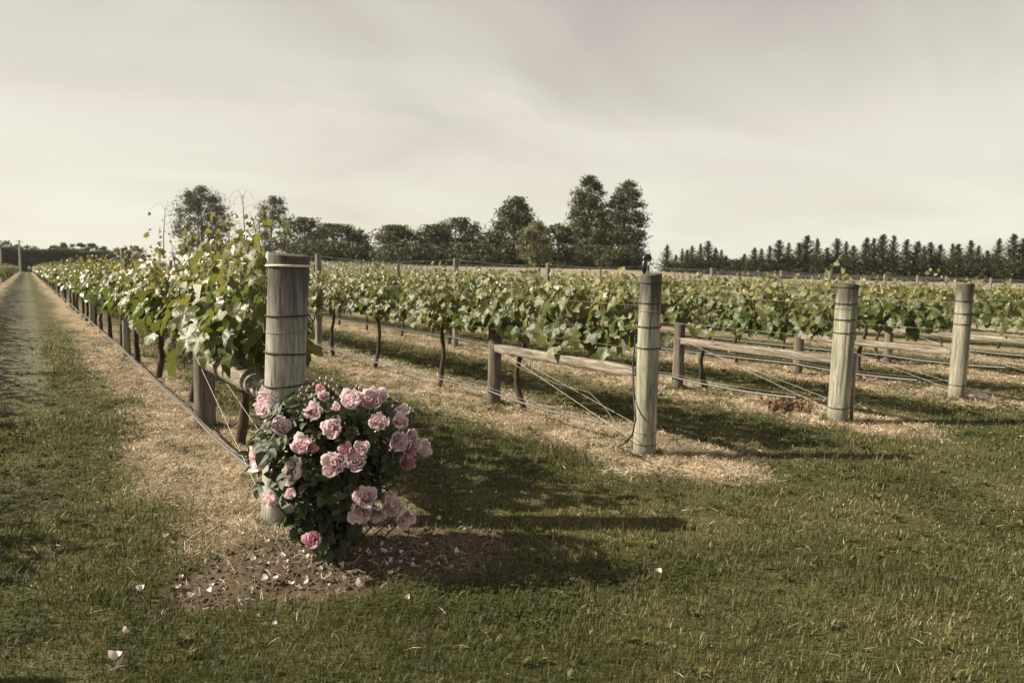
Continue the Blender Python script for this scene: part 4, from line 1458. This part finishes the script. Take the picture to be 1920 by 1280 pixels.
# straw lying on the herbicide strips
x, y, r, q = scatter(7200, 1.6, 19.0, 4.2, 1.75, seed=8)
st, so, tk, lu, pa = zones(x, y)
keep = q.random(len(x)) < np.clip(st * (1 - .85 * so) + .012 + .10 * so, 0, 1)
x, y, r = x[keep], y[keep], r[keep]
n = len(x)
L = q.uniform(.02, .085, n) * np.maximum(1, r / 7) ** .3
w = .0009 * np.maximum(1, r / 3.6) ** .75 * q.uniform(.6, 1.4, n)
yaw, tilt = q.uniform(0, 6.28, n), q.normal(0, .28, n)
d = np.stack([np.cos(yaw) * np.cos(tilt), np.sin(yaw) * np.cos(tilt), np.abs(np.sin(tilt))], 1) * L[:, None]
wv = np.stack([-np.sin(yaw), np.cos(yaw), q.normal(0, .5, n)], 1) * w[:, None]
p = np.stack([x, y, height(x, y) + q.uniform(.001, .016, n)], 1)
bow = np.zeros((n, 3))
bow[:, 2] = L * q.uniform(0, .16, n)
V = np.stack([p - wv, p + wv, p + d * .5 + wv + bow, p + d * .5 - wv + bow, p + d], 1).reshape(-1, 3)
b5 = np.arange(n)[:, None] * 5
F = np.concatenate([b5 + np.array([[0, 1, 2]]), b5 + np.array([[0, 2, 3]]), b5 + np.array([[3, 2, 4]])])
o = link('straw', mesh_tri('straw', V, F, M['straw'], {'tint': np.repeat(np.clip(q.normal(.48, .26, n) + 1.2 * (fbm(x + 8, y + 61, 3.3, 3) - .5), 0, 1), 5)}), kind='stuff')
tag(o, 'dry straw and dead grass covering the strips under the vines', 'straw')
NS = n

# dead tufts on the strips, green tufts at the feet of the posts, broad-leaved weeds in the lawn


def tufts(name, centres, per, hmin, hmax, w, mat, tmean, tsd, label, cat, spread=.02, seed=1, leanm=.7):
    q = np.random.default_rng(seed)
    c = np.repeat(np.asarray(centres), per, 0)
    n = len(c)
    x, y = c[:, 0] + q.normal(0, spread, n), c[:, 1] + q.normal(0, spread, n)
    h = q.uniform(hmin, hmax, n) * c[:, 2]
    yaw, lean = q.uniform(0, 6.28, n), np.abs(q.normal(leanm, .35, n))
    wd = w * q.uniform(.6, 1.3, n) * np.maximum(1, np.hypot(x, y) / 3.5) ** .7
    ca, sa = np.cos(yaw), np.sin(yaw)
    zb = height(x, y)
    px_, py_ = -sa * wd, ca * wd
    mx, mz = np.sin(lean * .6) * h * .55, np.cos(lean * .6) * h * .55
    tx, tz = mx + np.sin(lean * 1.5) * h * .5, mz + np.cos(np.minimum(lean * 1.5, 1.7)) * h * .5
    V = np.stack([np.stack([x - px_ * .5, y - py_ * .5, zb], 1), np.stack([x + px_ * .5, y + py_ * .5, zb], 1),
                  np.stack([x + px_ + ca * mx, y + py_ + sa * mx, zb + mz], 1), np.stack([x - px_ + ca * mx, y - py_ + sa * mx, zb + mz], 1),
                  np.stack([x + ca * tx, y + sa * tx, zb + tz], 1)], 1).reshape(-1, 3)
    b5 = np.arange(n)[:, None] * 5
    F = np.concatenate([b5 + np.array([[0, 1, 2]]), b5 + np.array([[0, 2, 3]]), b5 + np.array([[3, 2, 4]])])
    tint = np.clip(q.normal(tmean, tsd, n), 0, 1)
    o = link(name, mesh_tri(name, V, F, mat, {'tint': np.repeat(tint, 5)}), kind='stuff')
    tag(o, label, cat)


x, y, r, q = scatter(60, 1.8, 16.0, 5.0, 1.5, seed=21)
st, so, tk, lu, pa = zones(x, y)
kp = q.random(len(x)) < st * (1 - .7 * so)
tufts('dead_grass', np.stack([x[kp], y[kp], q.uniform(.5, 1.2, kp.sum())], 1), 16, .03, .085, .0013, M['straw'], .38, .22, 'dead brown grass tufts on the straw strips', 'grass', .022, 22, .95)
x, y, r, q = scatter(26, 1.2, 16.0, 4.0, 1.4, seed=23)
st, so, tk, lu, pa = zones(x, y)
kp = (q.random(len(x)) < np.where(st > .3, .35, .8)) & (so < .5)
C3 = list(zip(x[kp], y[kp], q.uniform(.5, 1.25, kp.sum())))
for (ex, ey), rr_ in [(e_, .12) for e_ in ENDS] + [(b_, .1) for b_ in BR]:
    for k in range(16):
        a_ = random.uniform(0, 6.28)
        C3.append((ex + math.cos(a_) * (rr_ + abs(random.gauss(0, .03))), ey + math.sin(a_) * (rr_ + abs(random.gauss(0, .03))), random.uniform(.5, 1.1)))
tufts('grass_tufts', np.array(C3), 15, .03, .075, .0016, M['blade'], .36, .2, 'longer grass tufts in the lawn and at the feet of the posts', 'grass', .016, 24, .6)
x, y, r, q = scatter(11, 1.2, 12.0, 5.0, 1.2, seed=25)
st, so, tk, lu, pa = zones(x, y)
kp = (st < .5) & (so < .4) & (fbm(x + 3, y + 40, .8) > .47)
tufts('broad_weeds', np.stack([x[kp], y[kp], q.uniform(.6, 1.2, kp.sum())], 1), 8, .035, .07, .0075, M['blade'], .48, .1, 'flat broad-leaved weeds dotted over the lawn', 'weeds', .004, 26, 1.05)

# clods of soil round the rose
x, y = rng.uniform(.2, 2.6, 9000), rng.uniform(2.5, 4.4, 9000)
st, so, tk, lu, pa = zones(x, y)
keep = rng.random(9000) < so
x, y = x[keep], y[keep]
n = len(x)
oct_ = np.array([(1, 0, 0), (0, 1, 0), (-1, 0, 0), (0, -1, 0), (0, 0, .8), (0, 0, -.5)])
of = np.array([(0, 1, 4), (1, 2, 4), (2, 3, 4), (3, 0, 4), (1, 0, 5), (2, 1, 5), (3, 2, 5), (0, 3, 5)])
s = rng.gamma(1.6, .0024, n) + .0015
jit = rng.uniform(.6, 1.4, (n, 6, 3))
V = (oct_[None] * jit * s[:, None, None] + np.stack([x, y, height(x, y) + .002], 1)[:, None]).reshape(-1, 3)
F = (np.arange(n)[:, None, None] * 6 + of[None]).reshape(-1, 3)
o = link('soil_clods', mesh_tri('soil_clods', V, F, M['clod'], None, False), kind='stuff')
tag(o, 'loose crumbs of brown soil under the rose bush', 'soil')

# ------------------------------------------------------------------ trees


def cards(P, size, q, tint, flat=0.0, updir=None):
    """Leaf-clump cards (bent quads) at points P."""
    n = len(P)
    a = q.normal(size=(n, 3))
    a[:, 2] *= 1 - flat
    a /= np.linalg.norm(a, axis=1)[:, None]
    b = q.normal(size=(n, 3))
    b -= a * (a * b).sum(1)[:, None]
    b /= np.linalg.norm(b, axis=1)[:, None]
    c_ = np.cross(a, b)
    s = (size * q.uniform(.55, 1.35, n))[:, None]
    V = np.stack([P - a * s, P + b * s * .55 + c_ * s * .15, P + a * s, P - b * s * .55 + c_ * s * .15], 1).reshape(-1, 3)
    i4 = np.arange(n)[:, None] * 4
    F = np.concatenate([i4 + np.array([[0, 1, 2]]), i4 + np.array([[0, 2, 3]])])
    return V, F, np.repeat(tint, 4)


def tree(name, label, px, top, D, halfw_px, seed, env='round', base_t=0.25, tint=0.4, gap=0.0, n=4200, card=0.42, lobes=60, cat='tree', trunk_r=0.35, group=None, lean=0.0, tvar=.14):
    q = np.random.default_rng(seed)
    n, card, lobes = int(n * 1.9), card * .68, int(lobes * 1.3)
    base = at(px, 520, D)
    gx_, gy_ = base.x, base.y
    gz = float(height(gx_, gy_))
    ztop = at(px, top, D).z
    Ht = ztop - gz
    W = halfw_px * D / FPX
    t = thing(name, label, cat, (gx_, gy_, gz), 0, group)
    z0 = Ht * base_t
    # lobes fill an envelope
    C, Rl = [], []
    for k in range(lobes):
        f = q.random() ** (1.25 if base_t < .1 else .9)
        if env == 'round':
            w = math.sqrt(max(0.0, 1 - ((f - .42) / .60) ** 2))
        elif env == 'cone':
            w = (1 - f) ** .58 * .95 + .08
        elif env == 'tall':
            w = float(np.interp(f, [0, .15, .45, .75, .92, 1], [.75, .95, 1, .80, .5, .22]))
        elif env == 'layer':
            w = float(np.interp(f, [0, .3, .6, .85, 1], [1, .85, .72, .5, .15])) * (.7 + .4 * math.sin(f * 14))
        else:
            w = float(np.interp(f, [0, .3, .7, 1], [.6, 1, .85, .3]))
        a = q.uniform(0, 6.283)
        rr = W * w * math.sqrt(q.uniform(.15, 1)) * .80
        C.append((math.cos(a) * rr + lean * f, math.sin(a) * rr, z0 + (Ht - z0) * f * .97))
        Rl.append(W * (.42 if lobes < 65 else .36) * (.55 + .6 * w) * q.uniform(.55, 1.2))
    C, Rl = np.array(C), np.array(Rl)
    pick = q.integers(0, lobes, n)
    v = q.normal(size=(n, 3))
    v /= np.linalg.norm(v, axis=1)[:, None]
    v[:, 2] = np.where(v[:, 2] < 0, v[:, 2] * .55, v[:, 2])
    sq = 0.62 if env in ('layer',) else .8
    rr = Rl[pick] * np.minimum(np.abs(q.normal(0, .68, n)), 1.0)
    P = C[pick] + v * rr[:, None] * np.array([1, 1, sq])
    if gap:
        nz = fbm(P[:, 0] * 1.0 + P[:, 2] * .35, P[:, 1] + P[:, 2] * 1.1, 1.1 / (W * .28), 2)
        P = P[nz > gap]
    P[:, 2] = np.clip(P[:, 2], .3, Ht)
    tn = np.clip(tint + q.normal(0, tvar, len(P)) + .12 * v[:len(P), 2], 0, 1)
    V, F, T = cards(P, np.full(len(P), card), q, tn, .25 if env != 'layer' else .7)
    link('crown', mesh_tri('crown', V, F, M['tree_leaf'], {'tint': T}), t)
    mb = MB()
    mb.tube([(0, 0, -.3), (lean * .1, 0, Ht * .3), (lean * .4, 0, Ht * .6), (lean * .7, 0, Ht * .85)], [trunk_r, trunk_r * .75, trunk_r * .45, trunk_r * .15], 9)
    for k in range(min(16, lobes)):
        cz = C[k]
        s0 = np.array([lean * .3, 0, max(Ht * .15, cz[2] * .62)])
        mb.tube([tuple(s0), tuple(s0 * .45 + cz * .55 + np.array([0, 0, .03 * Ht])), tuple(cz)], [trunk_r * .3, trunk_r * .2, trunk_r * .06], 5)
    link('trunk', mb.mesh('trunk', M['tree_bark']), t)
    return t


tree('pine_tree', 'tall broad dark pine rising behind the rows at left', 380, 352, 250, 60, 1, 'tall', .14, .22, .31, 10500, .5, 70, trunk_r=.6)
tree('gum_tree', 'tall airy tree beside the big dark pine, thin crown', 506, 368, 245, 38, 2, 'tall', .22, .25, .40, 6500, .45, 44, trunk_r=.45, lean=2.0)
tree('shrub_tree', 'dark bushy tree just right of the rose post top', 572, 410, 150, 56, 3, 'round', .05, .30, .0, 4200, .42)
tree('shrub_tree', 'rounded dark tree with yellowish leaves over the second row', 632, 422, 148, 58, 4, 'round', .05, .42, .0, 4200, .42, tvar=.22)
tree('shrub_tree', 'low dark tree with thin sprigs above, left of the grey-green one', 672, 432, 155, 34, 5, 'round', .05, .25, .3, 3000, .4)
tree('shrub_tree', 'light grey-green bushy tree with knobbly foliage', 742, 424, 140, 50, 6, 'round', .03, .52, .0, 4600, .40, 46)
tree('shrub_tree', 'dense dark green tree in the middle of the tree belt', 812, 424, 145, 50, 7, 'round', .03, .30, .0, 4000, .42)
tree('shrub_tree', 'broad dome-shaped dark green tree left of the cedar', 862, 411, 150, 60, 8, 'round', .03, .33, .0, 5600, .42)
tree('cedar_tree', 'pointed cedar with flat branches reaching out to the right', 962, 371, 158, 68, 9, 'cone', .05, .36, .0, 9500, .44, 140, lean=.6)
tree('shrub_tree', 'dark tree filling the gap under the cedar', 925, 436, 140, 48, 10, 'round', .02, .22, .0, 3600, .42)
tree('willow_tree', 'small pale green round tree in front of the cedar', 1003, 417, 128, 36, 11, 'round', .12, .88, .0, 3400, .34, 40)
tree('shrub_tree', 'dark green bush tree between the pale tree and the twin giants', 1045, 420, 135, 38, 12, 'round', .02, .28, .0, 3200, .42)
tree('gum_tree', 'left one of the two tallest trees, rounded dense top', 1101, 332, 152, 47, 13, 'tall', .02, .42, .0, 12500, .38, 130, trunk_r=.7)
tree('gum_tree', 'right one of the two tallest trees, ragged crown with gaps', 1165, 340, 150, 49, 14, 'tall', .02, .40, .0, 12500, .38, 120, trunk_r=.7, lean=1.0)
tree('shrub_tree', 'bright green narrow tree in front of the two tallest trees', 1120, 395, 138, 27, 15, 'cone', .03, .55, .0, 3600, .38)
tree('shrub_tree', 'brownish low bush at the foot of the two tallest trees', 1122, 462, 130, 56, 16, 'round', .02, .30, .0, 2600, .36)
tree('shrub_tree', 'low dark bush under the ragged right giant', 1178, 460, 132, 34, 17, 'round', .02, .22, .0, 2200, .36)
tree('shrub_tree', 'low dark bush behind the far posts at centre', 765, 458, 132, 80, 18, 'round', .02, .20, .0, 3000, .4)
tree('shrub_tree', 'low dark hedge-like bush left of the pale tree', 890, 458, 134, 80, 19, 'round', .02, .20, .0, 3000, .4)
tree('shrub_tree', 'low dark bush behind the top of the rose post', 625, 452, 140, 84, 20, 'round', .02, .24, .0, 3200, .4)
tree('shrub_tree', 'low bush far behind the first row at left', 450, 448, 230, 46, 21, 'round', .02, .28, .0, 2400, .5)
FARL = [(12, 452, 26, 'round'), (37, 459, 9, 'tall'), (66, 461, 24, 'round'), (105, 461, 13, 'round'), (122, 456, 10, 'tall'), (138, 458, 14, 'round'), (154, 455, 11, 'tall'), (176, 457, 12, 'tall'), (200, 461, 15, 'round'), (230, 463, 15, 'round'), (258, 462, 17, 'round')]
FL = ['round dark tree above the hedge at the left edge', 'small pointed tree behind the power pole', 'low broad tree above the hedge, right of the power pole', 'first small tree right of the sky gap above the hedge', 'thin pointed conifer beside the gap in the far trees',
      'rounded tree in the far belt at left', 'slim pointed tree in the middle of the far left belt', 'pointed conifer above the far end of the first row', 'rounded tree in the far belt right of the pointed conifers', 'low far tree above the first row', 'low far tree near the big dark pine']
for k, (px, ty, hw, ev) in enumerate(FARL):
    tree('far_tree', FL[k], px, ty, 320, hw * 1.25, 40 + k, ev, .05, .30, .0, 1400, .8, 30, group='far trees beyond the hedge', trunk_r=.4)

# clipped hedge closing the track
hq = np.random.default_rng(77)
t = thing('hedge', 'long dark clipped hedge closing the end of the track', 'hedge', (-20, 240, 0))
n = 26000
hx = hq.uniform(-46, 40, n)
face_ = hq.random(n)
hy = np.where(face_ < .65, -1.6 + hq.normal(0, .12, n), hq.uniform(-1.6, 1.6, n))
hz = np.where(face_ < .65, hq.uniform(.1, 6.3, n), 6.3 + hq.normal(0, .16, n)) + .25 * np.sin(hx * .5)
V, F, T = cards(np.stack([hx, hy, hz], 1), np.full(n, .34), hq, np.clip(hq.normal(.25, .15, n) + .5 * (hz > 5.6), 0, 1), .2)  # paler tint painted on the top clumps stands in for light there
link('crown', mesh_tri('crown', V, F, M['tree_leaf'], {'tint': T}), t)
mb = MB()
for k in range(17):
    mb.tube([(-43 + k * 5, 0, -.2), (-43 + k * 5 + hq.normal(0, .2), 0, 5.8)], [.16, .05], 6)
link('trunks', mb.mesh('trunks', M['tree_bark']), t, kind='stuff')
link('core_box', MB().box((-3, 0.1, 3.1), (86, 2.6, 6.0)).mesh('core_box', M['tree_leaf'], False), t)  # solid dark box added to block sky showing between the leaf cards

# row of young conifers on the right


def conifer_mesh(seed):
    q = np.random.default_rng(seed)
    Hc = 1.0
    P0, P1, W, T = [], [], [], []
    nb = 330
    for k in range(nb):
        f = (k + q.random()) / nb
        z = .01 + .96 * f ** 1.15
        Lb = .25 * (1 - f) ** .95 * q.uniform(.45, 1.35) + .014
        a = q.uniform(0, 6.283)
        el = q.uniform(.25, .8) + .45 * f
        d = np.array([math.cos(a) * math.cos(el), math.sin(a) * math.cos(el), math.sin(el)])
        b0 = np.array([0, 0, z])
        for m_ in range(9):
            s = (m_ + q.random()) / 9
            c0 = b0 + d * Lb * s + np.array([0, 0, .02 * s * s])
            dd = d * .8 + q.normal(0, .38, 3) + np.array([0, 0, .35])
            dd /= np.linalg.norm(dd)
            ln = (.016 + .020 * (1 - f)) * q.uniform(.6, 1.3)
            P0.append(c0)
            P1.append(c0 + dd * ln)
            W.append(ln * .30)
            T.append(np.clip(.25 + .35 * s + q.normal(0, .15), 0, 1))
    P0, P1, W = np.array(P0), np.array(P1), np.array(W)
    sd_ = np.cross(P1 - P0, q.normal(size=P0.shape))
    sd_ /= np.linalg.norm(sd_, axis=1)[:, None]
    mid = (P0 + P1) * .5
    V = np.stack([P0, mid + sd_ * W[:, None], P1, mid - sd_ * W[:, None]], 1).reshape(-1, 3)
    i4 = np.arange(len(P0))[:, None] * 4
    F = np.concatenate([i4 + np.array([[0, 1, 2]]), i4 + np.array([[0, 2, 3]])])
    tr_ = MB().tube([(0, 0, -.03), (0, 0, .5), (0, 0, 1.0)], [.018, .011, .002], 7)
    return mesh_tri('crown', V, F, M['needle'], {'tint': np.repeat(np.array(T), 4)}), tr_.mesh('trunk', M['tree_bark'])


CON = [conifer_mesh(300 + k) for k in range(7)]
tops = [(130, 110), (175, 160), (205, 130), (230, 135), (255, 115), (295, 105), (333, 92), (370, 125), (400, 135), (425, 165), (462, 182), (490, 190), (515, 155), (540, 185), (565, 125), (600, 130), (640, 115), (685, 88), (735, 100), (785, 100), (825, 65), (875, 80),
        (925, 125), (975, 80), (1020, 95), (1055, 115), (1120, 75), (1155, 78), (1200, 60), (1255, 65), (1320, 85), (1375, 95), (1410, 115), (1440, 98), (1490, 110), (1550, 105), (1578, 108), (1640, 90), (1680, 115), (1725, 140), (1780, 80), (1850, 58),
        (1905, 75), (1960, 85), (2020, 70)]
for k, (cx, cy) in enumerate(tops):
    px, py = 1200 + cx / 2.667, 420 + cy / 2.667
    D = 128 + 3 * math.sin(k * 1.7) - .006 * cx
    b = at(px, 530, D)
    gz = float(height(b.x, b.y))
    Hc = at(px, py, D).z - gz + .25
    if k == 0:
        lab = 'leftmost young conifer of the row, standing a little apart'
    elif k in (10, 11):
        lab = ('left' if k == 10 else 'right') + ' one of two very small conifers in the row gap'
    elif k == 41:
        lab = 'tallest dark conifer near the right edge'
    else:
        lab = ORDW[k + 1] + ' young conifer from the left end of the skyline row'
    t = thing('conifer', lab, 'conifer', (b.x, b.y, gz), k * 1.3, 'row of young conifers')
    wsc = min(Hc, 9.5) * (2.45 + .7 * math.sin(k * 2.3))
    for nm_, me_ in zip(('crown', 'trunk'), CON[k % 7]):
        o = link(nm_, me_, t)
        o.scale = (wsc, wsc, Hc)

def undergrowth(px0, px1, D, h, n, label, mat, seed):
    q = np.random.default_rng(seed)
    pxs = q.uniform(px0, px1, n)
    P = np.array([tuple(at(p_, 525, D)) for p_ in np.linspace(px0, px1, 60)])
    x = np.interp(pxs, np.linspace(px0, px1, 60), P[:, 0]) + q.normal(0, 1.2, n)
    y = np.interp(pxs, np.linspace(px0, px1, 60), P[:, 1]) + q.normal(0, 1.2, n)
    top = h * (.35 + 1.1 * fbm(pxs, pxs * 0 + seed, .07, 3)) * (.5 + .5 * sstep(px0, px0 + 260, pxs))
    z = height(x, y) + top * q.random(n) ** .8
    V, F, T = cards(np.stack([x, y, z], 1), np.full(n, .36), q, np.clip(q.normal(.25, .15, n), 0, 1), .2)
    o = link('undergrowth', mesh_tri('undergrowth', V, F, mat, {'tint': T}), kind='stuff')
    tag(o, label, 'undergrowth')


undergrowth(1262, 1960, 131, 4.1, 16000, 'dark scrub under the row of young conifers', M['needle'], 91)
undergrowth(540, 1205, 146, 3.8, 15000, 'dark scrub under the belt of broad trees', M['tree_leaf'], 92)

# ------------------------------------------------------------------ far small things at left: power poles, shed, walker
b = at(38, 503, 186)
t = thing('power_pole', 'pale power pole standing before the dark hedge', 'power pole', (b.x, b.y, 0))
link('pole', MB().tube([(0, 0, -.3), (0, 0, 8.6)], [.26, .19], 10).mesh('pole', M['pole']), t)
link('crossarm', MB().box((0, 0.22, 8.2), (1.6, .12, .14)).mesh('crossarm', M['pole'], False), t)
for k in (-.8, 0, .8):
    link('insulator', MB().tube([(k * .85, .22, 8.26), (k * .85, .22, 8.43), (k * .85, .22, 8.48)], [.05, .08, .03], 7).mesh('insulator', M['white']), t)
b = at(3, 503, 188)
t = thing('fence_pole', 'shorter grey pole at the left edge by the hedge', 'pole', (b.x, b.y - 2.5, 0))
link('pole', MB().tube([(0, 0, -.3), (0, 0, 6.4)], [.19, .15], 8).mesh('pole', M['pole']), t)

b = at(287, 495, 206)
t = thing('shed', 'low shed with a whitish roof glimpsed behind the vines', 'shed', (b.x, b.y, 0), .2)
link('wall', MB().box((0, 0, 1.3), (6.0, 4.0, 2.6)).mesh('wall', M['white'], False), t)
mb = MB()
mb.add([(-3.3, -2.4, 2.62), (3.3, -2.4, 2.62), (3.3, 0, 4.3), (-3.3, 0, 4.3), (3.3, 2.4, 2.62), (-3.3, 2.4, 2.62)], [(0, 1, 2, 3), (3, 2, 4, 5), (0, 5, 4, 1)])
mb.add([(-3.3, -2.4, 2.62), (-3.3, 0, 4.3), (-3.3, 2.4, 2.62), (3.3, -2.4, 2.62), (3.3, 0, 4.3), (3.3, 2.4, 2.62)], [(0, 1, 2), (3, 5, 4)])
link('roof', mb.mesh('roof', M['roof'], False), t)
link('door', MB().box((-1.2, -2.02, 1.0), (1.0, .06, 2.0)).mesh('door', M['dark_door'], False), t)

# walker at the end of the track
b = at(55, 504, 166)
gw = Vector((b.x, b.y, 0.03))
sk = {'pelvis': (0, 0, .95, .15), 'waist': (0, 0, 1.12, .14), 'chest': (0, 0, 1.34, .17), 'neck': (0, .0, 1.52, .06), 'head': (0, -.02, 1.64, .10), 'crown': (0, -.01, 1.75, .085),
      'hl': (.10, 0, .88, .10), 'kl': (.12, -.10, .50, .07), 'al': (.12, .02, .09, .045), 'tl': (.13, -.12, .04, .04), 'hr': (-.10, 0, .88, .10), 'kr': (-.12, .04, .50, .07), 'ar': (-.12, .22, .12, .045), 'tr': (-.13, .10, .04, .04),
      'sl': (.20, 0, 1.42, .07), 'el': (.27, .05, 1.14, .05), 'wl': (.27, -.04, .90, .038), 'fl': (.26, -.06, .80, .03), 'sr': (-.20, 0, 1.42, .07), 'er': (-.27, .03, 1.14, .05), 'wr': (-.28, -.09, .92, .038), 'fr': (-.27, -.12, .83, .03)}
ed = [('pelvis', 'waist'), ('waist', 'chest'), ('chest', 'neck'), ('neck', 'head'), ('head', 'crown'), ('pelvis', 'hl'), ('hl', 'kl'), ('kl', 'al'), ('al', 'tl'), ('pelvis', 'hr'), ('hr', 'kr'), ('kr', 'ar'), ('ar', 'tr'),
      ('chest', 'sl'), ('sl', 'el'), ('el', 'wl'), ('wl', 'fl'), ('chest', 'sr'), ('sr', 'er'), ('er', 'wr'), ('wr', 'fr')]
keys = list(sk)


def skin_obj(name, ks, mat, grow, parent):
    sub = [k for k in keys if k in ks]
    me = bpy.data.meshes.new(name)
    me.from_pydata([sk[k][:3] for k in sub], [(sub.index(a), sub.index(b_)) for a, b_ in ed if a in sub and b_ in sub], [])
    me.materials.append(mat)
    o = link(name, me, parent)
    m1 = o.modifiers.new('skin', 'SKIN')
    sv = me.skin_vertices[0].data if me.skin_vertices else None
    if sv is None:
        bpy.context.view_layer.objects.active = o
        bpy.ops.mesh.customdata_skin_add()
        sv = me.skin_vertices[0].data
    for j, k in enumerate(sub):
        sv[j].radius = (sk[k][3] + grow,) * 2
        sv[j].use_root = (j == 0)
    m2 = o.modifiers.new('sub', 'SUBSURF')
    m2.levels = m2.render_levels = 1
    return o


t = thing('person', 'tiny distant person in a white top walking at the end of the track', 'person', gw, .2)
skin_obj('body', keys, M['skin'], 0, t)
skin_obj('shirt', ['pelvis', 'waist', 'chest', 'sl', 'el', 'sr', 'er'], M['white'], .02, t)
skin_obj('trousers', ['pelvis', 'hl', 'kl', 'al', 'hr', 'kr', 'ar'], M['denim'], .022, t)
hr = MB().tube([(0, 0.02, 1.66), (0, .03, 1.74), (0, .02, 1.81), (0, .01, 1.83)], [.10, .115, .085, .02], 10)
link('hair', hr.mesh('hair', M['hair']), t)

# ------------------------------------------------------------------ added haze, lifting the darks of the far trees
hz = Mat('haze')
hz.n.remove(hz.b)
pv = hz.node('ShaderNodeVolumePrincipled')
pv.inputs['Color'].default_value = (0.93, 0.93, 0.90, 1)
pv.inputs['Density'].default_value = 0.00012
pv.inputs['Anisotropy'].default_value = 0.1
hz.l.new(pv.outputs[0], hz.out.inputs['Volume'])
o = link('haze', MB().box((50, 320, 15.5), (1320, 780, 33.5)).mesh('haze', hz.m, False), kind='stuff')
tag(o, 'thin pale haze added to lift the dark far trees', 'haze')

print('vines', nvine, 'far', len(far_spots), 'blades', NB, 'straw', NS, 'objects', len(bpy.data.objects))
